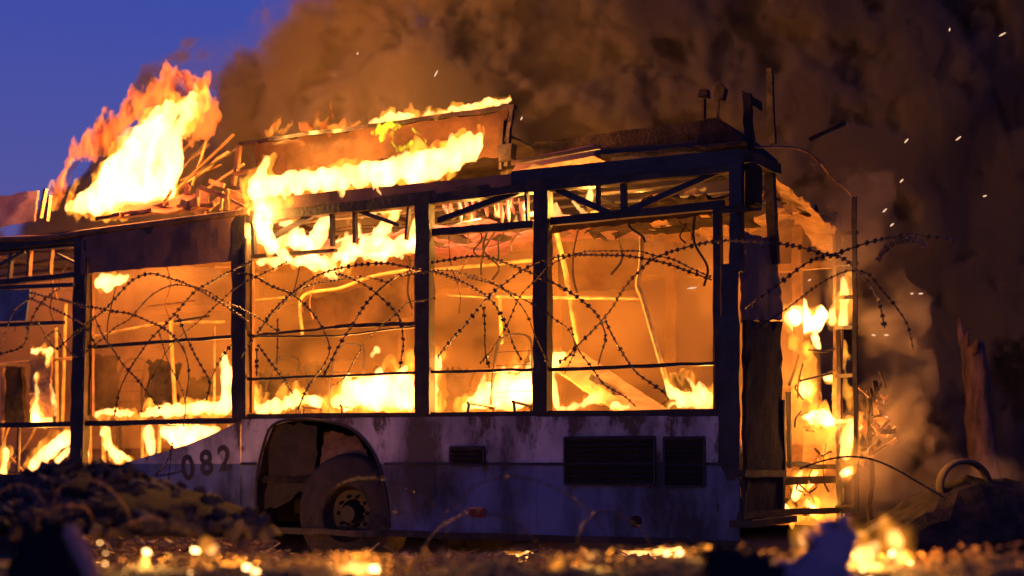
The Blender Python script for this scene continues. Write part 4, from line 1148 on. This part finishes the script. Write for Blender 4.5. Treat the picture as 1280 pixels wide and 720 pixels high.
razor('fire-lit pale end of a razor wire coil right of the bus', [
    [(1098, 324), (1104, 314), (1115, 305), (1130, 300), (1145, 301), (1158, 308), (1166, 312)]], -0.5, M_RUST, r=0.006, barb=0.022, step=0.035, wig=0.02)  # rust material stands in for orange firelight on this wire
razor('thin wire arching low over the debris right of the ladder', [[(1000, 586), (1025, 577), (1055, 571), (1085, 573), (1115, 584), (1150, 604), (1180, 622)]], -0.3, r=0.006, barb=0.008, wig=0.05)
razor('blurred pale razor wire coil in the left foreground', [
    [(-30, 640), (5, 612), (30, 606), (50, 622), (62, 650), (66, 680)], [(60, 660), (66, 630), (76, 608), (95, 600), (130, 606), (160, 640), (166, 690)],
    [(20, 690), (28, 668), (60, 640), (85, 632), (108, 636), (120, 660), (130, 700)], [(120, 680), (150, 660), (180, 648), (200, 650), (215, 670)]], 0, M_RUST, yworld=5.2, r=0.0035, barb=0.009, step=0.04)
razor('blurred razor wire coil low in the middle foreground', [
    [(380, 700), (400, 640), (425, 606), (460, 598), (500, 606), (540, 630), (560, 670), (566, 710)], [(520, 700), (545, 664), (575, 645), (590, 640), (640, 650), (680, 690), (700, 715)],
    [(430, 660), (470, 645), (510, 640)], [(560, 640), (580, 620), (600, 604), (640, 596), (680, 604), (720, 625), (750, 655), (768, 700)], [(720, 700), (724, 668), (735, 650), (760, 640), (800, 660), (820, 700)]], 0, M_WIRE, yworld=5.6, r=0.0028, barb=0.007, step=0.04)

# ------------------------------------------------------------------ foreground rubble
M_RUBBLE = surf('scorched_rubble', (0.05, 0.035, 0.022), (0.42, 0.28, 0.13), 0.9, 9, 0, 0.8)
M_ASH = surf('ash_bank', (0.010, 0.008, 0.008), (0.10, 0.065, 0.04), 0.95, 6, 0, 0.9, lo=.4, hi=.75)
M_TARP = surf('dark_blue_sheet', (0.012, 0.009, 0.011), (0.022, 0.015, 0.018), 0.95, 5, 0, 0.3, spec=.03)
M_CLOTH = surf('violet_cloth', (0.26, 0.15, 0.16), (0.50, 0.30, 0.30), 0.9, 3, 0, 0.3, spec=.1)
M_STRAW = surf('singed_straw', (0.12, 0.07, 0.03), (0.45, 0.28, 0.11), 0.8, 8, 0, 0.0)

def mound(name, x0, x1, Y, hfun, depth, m, label, cat, seed, kind=None, nx=60, ny=14, amp=0.06, fr=5):
    mb = MB(); g = []
    for j in range(ny + 1):
        for i in range(nx + 1):
            x = x0 + (x1 - x0) * i / nx; v = j / ny * 2 - 1
            y = Y + v * depth
            n = float(fbm(np.array([x * fr + seed]), np.array([y * fr]), np.array([0.5]), 4)[0])
            z = max(-0.05, hfun(x) * (1 - v * v) ** .7 + amp * n * (1 - abs(v) ** 4))
            g.append(Vector((x, y, z if 0 < i < nx and 0 < j < ny else -0.06)))
    mb.v = [BI @ p for p in g]; W = nx + 1
    mb.f = [(j * W + i, j * W + i + 1, (j + 1) * W + i + 1, (j + 1) * W + i) for j in range(ny) for i in range(nx)]
    mb.f.append(tuple([i for i in range(W)][::-1] + [j * W for j in range(1, ny + 1)] + [ny * W + i for i in range(1, W)] + [j * W + nx for j in range(ny - 1, 0, -1)])[::1])
    o = mb.build(name, m, None, BI @ Vector(((x0 + x1) / 2, Y, 0)), frame=True, smooth=False)
    return tag(o, label, cat, None, kind)
def zt(py, Y): return CAMZ + (CY - py) / F * Y
def xw(px, Y): return (px - CX) / F * Y
Yb = 4.3
hx = lambda x: float(np.interp(x * F / Yb + CX, [-200, 60, 120, 300, 420, 470, 560, 700, 800, 900, 960, 1060, 1120, 1180, 1300, 1500], [zt(p, Yb) for p in (708, 712, 714, 712, 708, 712, 710, 708, 706, 704, 706, 712, 714, 704, 694, 700)]))
mound('rubble_bank', xw(-200, Yb), xw(1500, Yb), Yb, hx, 0.6, M_ASH, 'low bank of scorched rubble and ash across the foreground', 'rubble', 3.3, nx=140, ny=18)
# singed straw and splinters on the bank
st = MB()
for i in range(2600):
    px = R.uniform(90, 1280); x = xw(px, Yb); y = Yb + R.uniform(-.4, .55)
    v = (y - Yb) / .6
    z = hx(x) * (1 - v * v) ** .7 + R.uniform(-.01, .05)
    a = R.uniform(0, math.pi * 2); L = R.uniform(.010, .032)
    p = Vector((x, y, z)); d = Vector((math.cos(a), math.sin(a), R.uniform(-.2, .7))) * L
    st.bar(BI @ p, BI @ (p + d), .004, .003)
    if i % 2:
        q = R.uniform(.005, .016); st.box(BI @ (p + Vector((R.uniform(-.2, .2), 0, 0))), (q * R.uniform(.6, 1.6), q, q * .6), q * .25, Matrix.Rotation(R.uniform(0, 3), 3, 'Y'))
o = st.build('litter', M_STRAW, None, BI @ Vector((0, Yb, 0)), frame=True); tag(o, 'singed straw and splinters strewn over the rubble bank', 'litter', kind='stuff')
# burning litter behind the bank, seen in the strip under the bus
st = MB()
for i in range(5200):
    px = R.uniform(60, 960) if i % 2 else R.uniform(60, 345); Yq = R.uniform(7.6, 10.6); x = xw(px, Yq)
    a = R.uniform(0, math.pi * 2); L = R.uniform(.05, .18)
    top_ = zt(676 if px < 330 else 700, Yq)
    z = max(0.01, R.uniform(0, 1) ** 1.2 * top_ + .02)
    p = Vector((x, Yq, z)); d = Vector((math.cos(a), math.sin(a), R.uniform(-.3, .5))) * L
    st.bar(BI @ p, BI @ (p + d), .010, .005)
    if i % 2:
        q = R.uniform(.015, .06); st.box(BI @ p, (q * R.uniform(.6, 1.8), q, q * .5), q * .25, Matrix.Rotation(R.uniform(0, 3), 3, 'Y'))
o = st.build('litter', M_STRAW, None, BI @ Vector((0, 9, 0)), frame=True); tag(o, 'heaped splinters glowing in the firelight along the foot of the bus', 'litter', kind='stuff')

st = MB()
for i in range(30):
    cx_ = R.choice((180, 230, 270, 130, 310, 440, 700, 745, 850, 1080, 1120, 1010, 1110, 1100, 600, 930))
    px = R.gauss(cx_, 22); Yq = R.uniform(4.1, 4.6); x = xw(px, Yq); v = (Yq - Yb) / .6
    z = hx(x) * (1 - v * v) ** .7 + R.uniform(.0, .10 if px < 340 or px > 1050 else .04); q = .0025 + .011 * R.random() ** 3
    st.box(BI @ Vector((x, Yq, z)), (q * 1.6, q, q), q * .3)
M_COAL = newmat('glowing_coal')[0]
n_ = M_COAL.node_tree; e_ = n_.nodes.new('ShaderNodeEmission'); e_.inputs[0].default_value = (1, .50, .16, 1); e_.inputs[1].default_value = 14
n_.links.new(e_.outputs[0], [q for q in n_.nodes if q.type == 'OUTPUT_MATERIAL'][0].inputs[0])
o = st.build('embers', M_COAL, None, BI @ Vector((0, Yb, 0)), frame=True); tag(o, 'glowing embers scattered over the foreground rubble', 'embers', kind='stuff')

def gfl(label, strokes, Y, power=0, amp=.02, m=None, fringe=.02, res=.011, lights=1):
    return flame(label, strokes, t=Y, plane='Y', m=m, amp=amp, res=res, freq=12, fringe=fringe, power=power, ky=.9, fm=M_FIREO, lights=lights)
gfl('cluster of bright ground flames in the lower right foreground', [
    [(1075, 712, 6), (1078, 698, 15), (1090, 688, 10)], [(1110, 668, 5), (1117, 680, 13)], [(1118, 704, 9), (1124, 698, 11)], [(1062, 672, 4), (1085, 664, 5), (1104, 658, 3)], [(1092, 712, 9)], [(1064, 712, 6)], [(1142, 712, 5), (1138, 700, 4)], [(1128, 668, 5)]], 4.3, 34, amp=.03, lights=2)
gfl('single blurred ground flame left of the violet cloth', [[(1006, 682, 5), (1008, 670, 7), (1009, 662, 3)]], 4.3, 4)
gfl('small blurred ground flame under the wheel', [[(428, 716, 7), (445, 712, 9), (462, 716, 7)], [(440, 704, 5)]], 4.2, 9)
gfl('small blurred flames on the ground below the skirt', [[(700, 704, 4), (706, 700, 4)], [(742, 698, 5), (748, 694, 4)]], 4.4, 4)
gfl('low blurred flame near the rear end of the skirt', [[(838, 706, 3), (860, 698, 4)], [(886, 692, 4)]], 4.4, 4)
gfl('row of blurred ground flames in the lower left', [[(178, 702, 5), (184, 698, 5)], [(262, 690, 4), (266, 684, 4)], [(222, 708, 3)], [(300, 712, 4)]], 4.4, 30, lights=2)
gfl('ground flames under the chassis behind the dark fallen sheet', [[(120, 700, 5), (150, 690, 6), (200, 694, 6)], [(225, 690, 7), (275, 692, 6)]], 10.4, 60, lights=2)
gfl('ground flames behind the skirt near the rear axle', [[(620, 700, 5), (660, 696, 5)], [(780, 694, 5), (850, 692, 6)]], 10.6, 50, lights=2)

# dark buckled sheet fallen off the front flank
Ys = 6.0
def swp(px, py, Y): return BI @ WP(px, py, Y)
mb = MB(); g = []
nx, ny = 50, 12
for j in range(ny + 1):
    for i in range(nx + 1):
        px = -80 + (350 + 80) * i / nx
        top_ = np.interp(px, [-80, 0, 40, 90, 150, 215, 270, 330, 350], [600, 600, 590, 578, 580, 606, 622, 645, 664])
        bot_ = np.interp(px, [-80, 0, 120, 330, 350], [664, 664, 668, 672, 668])
        py = top_ + (bot_ - top_) * j / ny
        Y = Ys - 0.9 * j / ny + 0.35 * float(fbm(np.array([px * .02]), np.array([py * .035]), np.array([2.]), 3)[0])
        g.append(swp(px, py, Y))
N = len(g); W = nx + 1
back = [p + (BI.to_3x3() @ Vector((0, .05, -.01))) for p in g]
mb.v = g + back
for j in range(ny):
    for i in range(nx):
        a, b, c, d = j * W + i, j * W + i + 1, (j + 1) * W + i + 1, (j + 1) * W + i
        mb.f += [(a, b, c, d), (d + N, c + N, b + N, a + N)]
for i in range(nx):
    mb.f += [(i + N, i + 1 + N, i + 1, i), (ny * W + i, ny * W + i + 1, ny * W + i + 1 + N, ny * W + i + N)]
for j in range(ny):
    mb.f += [(j * W, (j + 1) * W, (j + 1) * W + N, j * W + N), ((j + 1) * W + nx, j * W + nx, j * W + nx + N, (j + 1) * W + nx + N)]
o = mb.build('fallen_sheet', M_TARP, None, swp(120, 668, Ys - .9), frame=True, smooth=True); tag(o, 'dark buckled sheet fallen in front of the lower front bays', 'metal sheet')
# foreground blurred things
mb = MB(); mb.sheet(swp(5, 745, 3.7), swp(112, 745, 3.7), swp(90, 668, 3.9), swp(34, 672, 3.9), 10, 8, .06, .03, 131)
o = mb.build('leaning_cloth', M_TARP, None, swp(60, 745, 3.7), frame=True); tag(o, 'blurred dark blue slab leaning in the lower left foreground', 'drape')  # dark blue cloth, built as a leaning sheet
mb = MB(); mb.bar(swp(88, 662, 3.8), swp(128, 750, 3.6), .034, .03, 6, .004)
o = mb.build('stake', surf('pink_stake', (.30, .13, .10), (.55, .28, .22), .7, 5, 0, .2), None, swp(128, 750, 3.6), frame=True); tag(o, 'pinkish blurred stake slanting in the lower left foreground', 'stake')  # pinkish red is the stake's own colour
mb = MB(); mb.sheet(swp(960, 750, 4.0), swp(1062, 750, 4.0), swp(1058, 668, 4.2), swp(1018, 672, 4.2), 16, 12, .12, .03, 133)
o = mb.build('cloth', M_CLOTH, None, swp(1010, 750, 4), frame=True, smooth=True); tag(o, 'violet cloth heap between ground flames in the lower right', 'cloth')
mb = MB(); mb.sheet(swp(850, 750, 3.8), swp(985, 750, 3.8), swp(955, 702, 4.0), swp(890, 698, 4.0), 10, 8, .08, .03, 135)
o = mb.build('cloth', M_TARP, None, swp(910, 750, 3.8), frame=True, smooth=True); tag(o, 'dark cloth heap at the bottom edge left of the violet cloth', 'cloth')

# ------------------------------------------------------------------ right background
# broken tree trunk lit by the fire
def trunk(px0, py0, px1, py1, Y, r0, r1):
    a, b = WP(px0, py0, Y), WP(px1, py1, Y)
    pts = []; rr = []
    for i in range(13):
        k = i / 12
        pts.append(BI @ (a.lerp(b, k) + Vector((.015 * math.sin(k * 9), .02 * math.cos(k * 5), 0)))); rr.append((r0 + (r1 - r0) * k) * (1 + R.uniform(-.12, .12)))
    return pts, rr
M_BARK = surf('scorched_bark', (0.03, 0.018, 0.016), (0.17, 0.09, 0.07), 0.9, 4, 0, 0.9, stretch=(3, 3, .6))
tr = empty('tree', WP(1236, 655, 14), 0)
tag(tr, 'broken bare tree trunk lit pink by the fire on the far right', 'tree')
TI = Matrix.Translation(-tr.location)
pts, rr = trunk(1238, 655, 1214, 430, 14, .165, .12)
mb = MB(); mb.tube([BM @ p for p in pts], rr, 12)
o = mb.build('trunk', M_BARK, tr, tr.location, smooth=True)
for (x0, y0, x1, y1, r) in ((1208, 450, 1199, 398, .045), (1214, 450, 1222, 425, .05), (1220, 450, 1228, 436, .03), (1210, 440, 1210, 415, .04), (1226, 500, 1238, 486, .02)):
    mb = MB(); a = WP(x0, y0, 14); b = WP(x1, y1, 14 + R.uniform(-.3, .3))
    mb.tube(crom([a, a.lerp(b, .5) + Vector((R.uniform(-.02, .02), 0, R.uniform(-.02, .02))), b], 4), [r, r * .95, r * .9, r * .85, r * .8, r * .75, r * .65, r * .55, r * .3], 6)
    mb.build('branch', M_BARK, tr, tr.location)
# half-buried tyre
c = WP(1205, 607, 10.4)
mb = MB(); vs = []; k_ = 36; n_2 = 10
for i in range(k_):
    a = 2 * math.pi * i / k_
    for j in range(n_2):
        b = 2 * math.pi * j / n_2
        rad = .185 + .022 * math.cos(b)
        vs.append(c + Vector((rad * math.cos(a), .08 * math.sin(b), rad * math.sin(a))))
mb.v = [BI @ v for v in vs]
mb.f = [(i * n_2 + j, ((i + 1) % k_) * n_2 + j, ((i + 1) % k_) * n_2 + (j + 1) % n_2, i * n_2 + (j + 1) % n_2) for i in range(k_) for j in range(n_2)]
o = mb.build('tyre', surf('dusty_tyre', (.03, .022, .018), (.09, .065, .05), .8, 5, 0, .4), None, BI @ (c - Vector((0, 0, .28))), frame=True, smooth=True); tag(o, 'old tyre standing on the dark bank below the tree trunk', 'tyre')
Yk = 10.5
hk = lambda x: float(np.interp(x * F / Yk + CX, [1060, 1100, 1150, 1200, 1290, 1500, 1800], [zt(p, Yk) for p in (665, 650, 620, 602, 606, 610, 640)]))
mound('earth_bank', xw(1075, Yk), xw(1800, Yk), Yk, hk, .8, M_CHAR, 'dark earth bank with debris right of the bus', 'earth bank', 8.8, nx=60, ny=12, amp=.12, fr=3)
# debris burning right of the ladder
for i in range(34):
    px = R.uniform(1072, 1112); py = R.uniform(485, 590)
    a = WP(px, py, 11.5 + R.uniform(-.2, .2)); ang = R.uniform(0, 3.14); L = R.uniform(.06, .16)
    if i == 0:
        dr = empty('debris', WP(1092, 600, 11.5), 0); tag(dr, 'hanging tangle of charred debris right of the ladder', 'debris')
    mb = MB(); mb.bar(a, a + Vector((math.cos(ang), R.uniform(-.3, .3), math.sin(ang))) * L, R.uniform(.01, .04), .02, 3, .01)
    mb.build('strut', M_SHEETM if i % 2 else M_CHAR, dr, dr.location)
mb = MB(); mb.bar(WP(1090, 660, 11.55), WP(1086, 488, 11.55), .04, .04, 6, .02); mb.build('post', M_CHAR, dr, dr.location)
# dark trees standing behind the smoke
M_LEAF = surf('night_foliage', (0.010, 0.011, 0.010), (0.035, 0.036, 0.03), 0.9, 6, 0, 0)
def tree(px, base_py, top_py, Y, wpx, seed, label):
    rr_ = random.Random(seed)
    b = WP(px, base_py, Y); b.z = 0; H = zt(top_py, Y); W_ = wpx / F * Y
    root = empty('tree', b, 0); tag(root, label, 'tree', 'dark trees beyond the bus')
    mb = MB(); mb.tube([(b.x, b.y, 0), (b.x + .1, b.y, H * .35), (b.x - .1, b.y, H * .7)], [.22, .16, .06], 8); mb.build('trunk', M_BARK, root, b)
    mb = MB()
    cl = [(Vector((b.x + rr_.uniform(-W_, W_) * .6, b.y + rr_.uniform(-W_, W_) * .6, H * rr_.uniform(.35, .88))), W_ * rr_.uniform(.25, .5)) for _ in range(14)]
    for _ in range(2600):
        c, r = rr_.choice(cl)
        d = Vector((rr_.gauss(0, 1), rr_.gauss(0, 1), rr_.gauss(0, 1))).normalized() * r * rr_.uniform(.5, 1.05)
        p = c + d; a = Vector((rr_.gauss(0, 1), rr_.gauss(0, 1), rr_.gauss(0, 1))).normalized() * .16
        n = a.orthogonal().normalized() * .09
        mb.add([p - a, p + n, p + a, p - n], [(0, 1, 2, 3)])
    cr = mb.build('crown', M_LEAF, root, b)
    for (c, r) in cl[:6]:
        q = MB(); q.tube([(b.x, b.y, H * .4), tuple(c)], [.07, .02], 5); q.build('branch', M_BARK, root, b)
tree(1285, 600, 270, 19, 70, 2, 'dark leafy tree at the right edge of the picture')
tree(1350, 600, 190, 24, 100, 3, 'tall dark tree cut by the right edge of the picture')
# pale smoke drifting low at the rear corner
M_LOW = smoke_mat('low_smoke', 1.4, 1.6, (0.60, 0.50, 0.40), 0.46, 0.66, 0.0, rate=0.5)
def low_f(X, Y, Z):
    n = fbm(X * 1.3 + 4, Y * 1.3, Z * 1.3, 4)
    cx_ = np.interp(Z, [0, .6, 1.2, 2.0, 3.0], [1.0, .85, .55, .35, .25]); r = np.interp(Z, [0, .5, 1.2, 2, 3.0], [.75, .8, .55, .35, .15])
    return r - np.sqrt((X - cx_) ** 2 + ((Y - 2.2) * .8) ** 2) + .75 * n - .05
mb = volume_hull('smoke', low_f, (-.4, .4, .05), (2.6, 4.0, 3.4), 0.08, M_LOW)
o = mb.build('smoke', M_LOW, None, (1, 2, 0), frame=True); tag(o, 'low pale smoke billowing right of the ladder', 'smoke', kind='stuff')

# ------------------------------------------------------------------ fleet number
def text(body, px, py, hpx, rot, parent, m, font_ex=0.0, bold=0.0):
    cu = bpy.data.curves.new('number', 'FONT'); cu.body = body; cu.size = 1.0; cu.extrude = 0.0; cu.offset = bold
    cu.align_x = 'CENTER'; cu.align_y = 'CENTER'; cu.resolution_u = 4
    tmp = bpy.data.objects.new('number', cu); COL.objects.link(tmp)
    dg = bpy.context.evaluated_depsgraph_get(); me = bpy.data.meshes.new_from_object(tmp.evaluated_get(dg))
    bpy.data.objects.remove(tmp)
    me.name = 'digit'; me.materials.clear()
    p = P(px, py, -0.016); s = hpx / F * (BM @ p).y / 0.70
    me.transform(Matrix.Translation((p.x, -0.0165, p.z)) @ Matrix.Rotation(math.radians(90), 4, 'X') @ Matrix.Rotation(math.radians(rot), 4, 'Z') @ Matrix.Scale(s, 4))
    return link('digit', me, m, parent)
for (ch, px, py, h, r) in (('0', 235, 586, 28, -8), ('8', 258, 580, 28, -8), ('2', 281, 574, 28, -8)):
    o = text(ch, px, py, h * 1.08, -r, numpan, M_TEXT, bold=0.03)

# charred lumps heaped on the fallen sheet and along its foot
st = MB()
for i in range(520):
    px = R.uniform(-40, 335)
    top_ = float(np.interp(px, [-80, 0, 40, 90, 150, 215, 270, 330, 350], [600, 600, 590, 578, 580, 606, 622, 645, 664]))
    k = R.uniform(0, 1) ** 1.5
    py = top_ + 4 + k * (664 - top_)
    c = swp(px, py, 6.05 - 0.95 * k - .05)
    d = R.uniform(.012, .05)
    st.box(c, (d * R.uniform(.6, 2.2), d, d * R.uniform(.4, 1)), d * .25, Matrix.Rotation(R.uniform(0, 3), 3, 'Y') @ Matrix.Rotation(R.uniform(0, 3), 3, 'Z'))
o = st.build('rubble', surf('ashen_lumps', (0.02, 0.016, 0.018), (0.11, 0.075, 0.065), .9, 4, 0, .6, spec=.1), None, swp(120, 668, 5.1), frame=True); tag(o, 'charred crumbs and lumps scattered over the fallen sheet', 'rubble', kind='stuff')
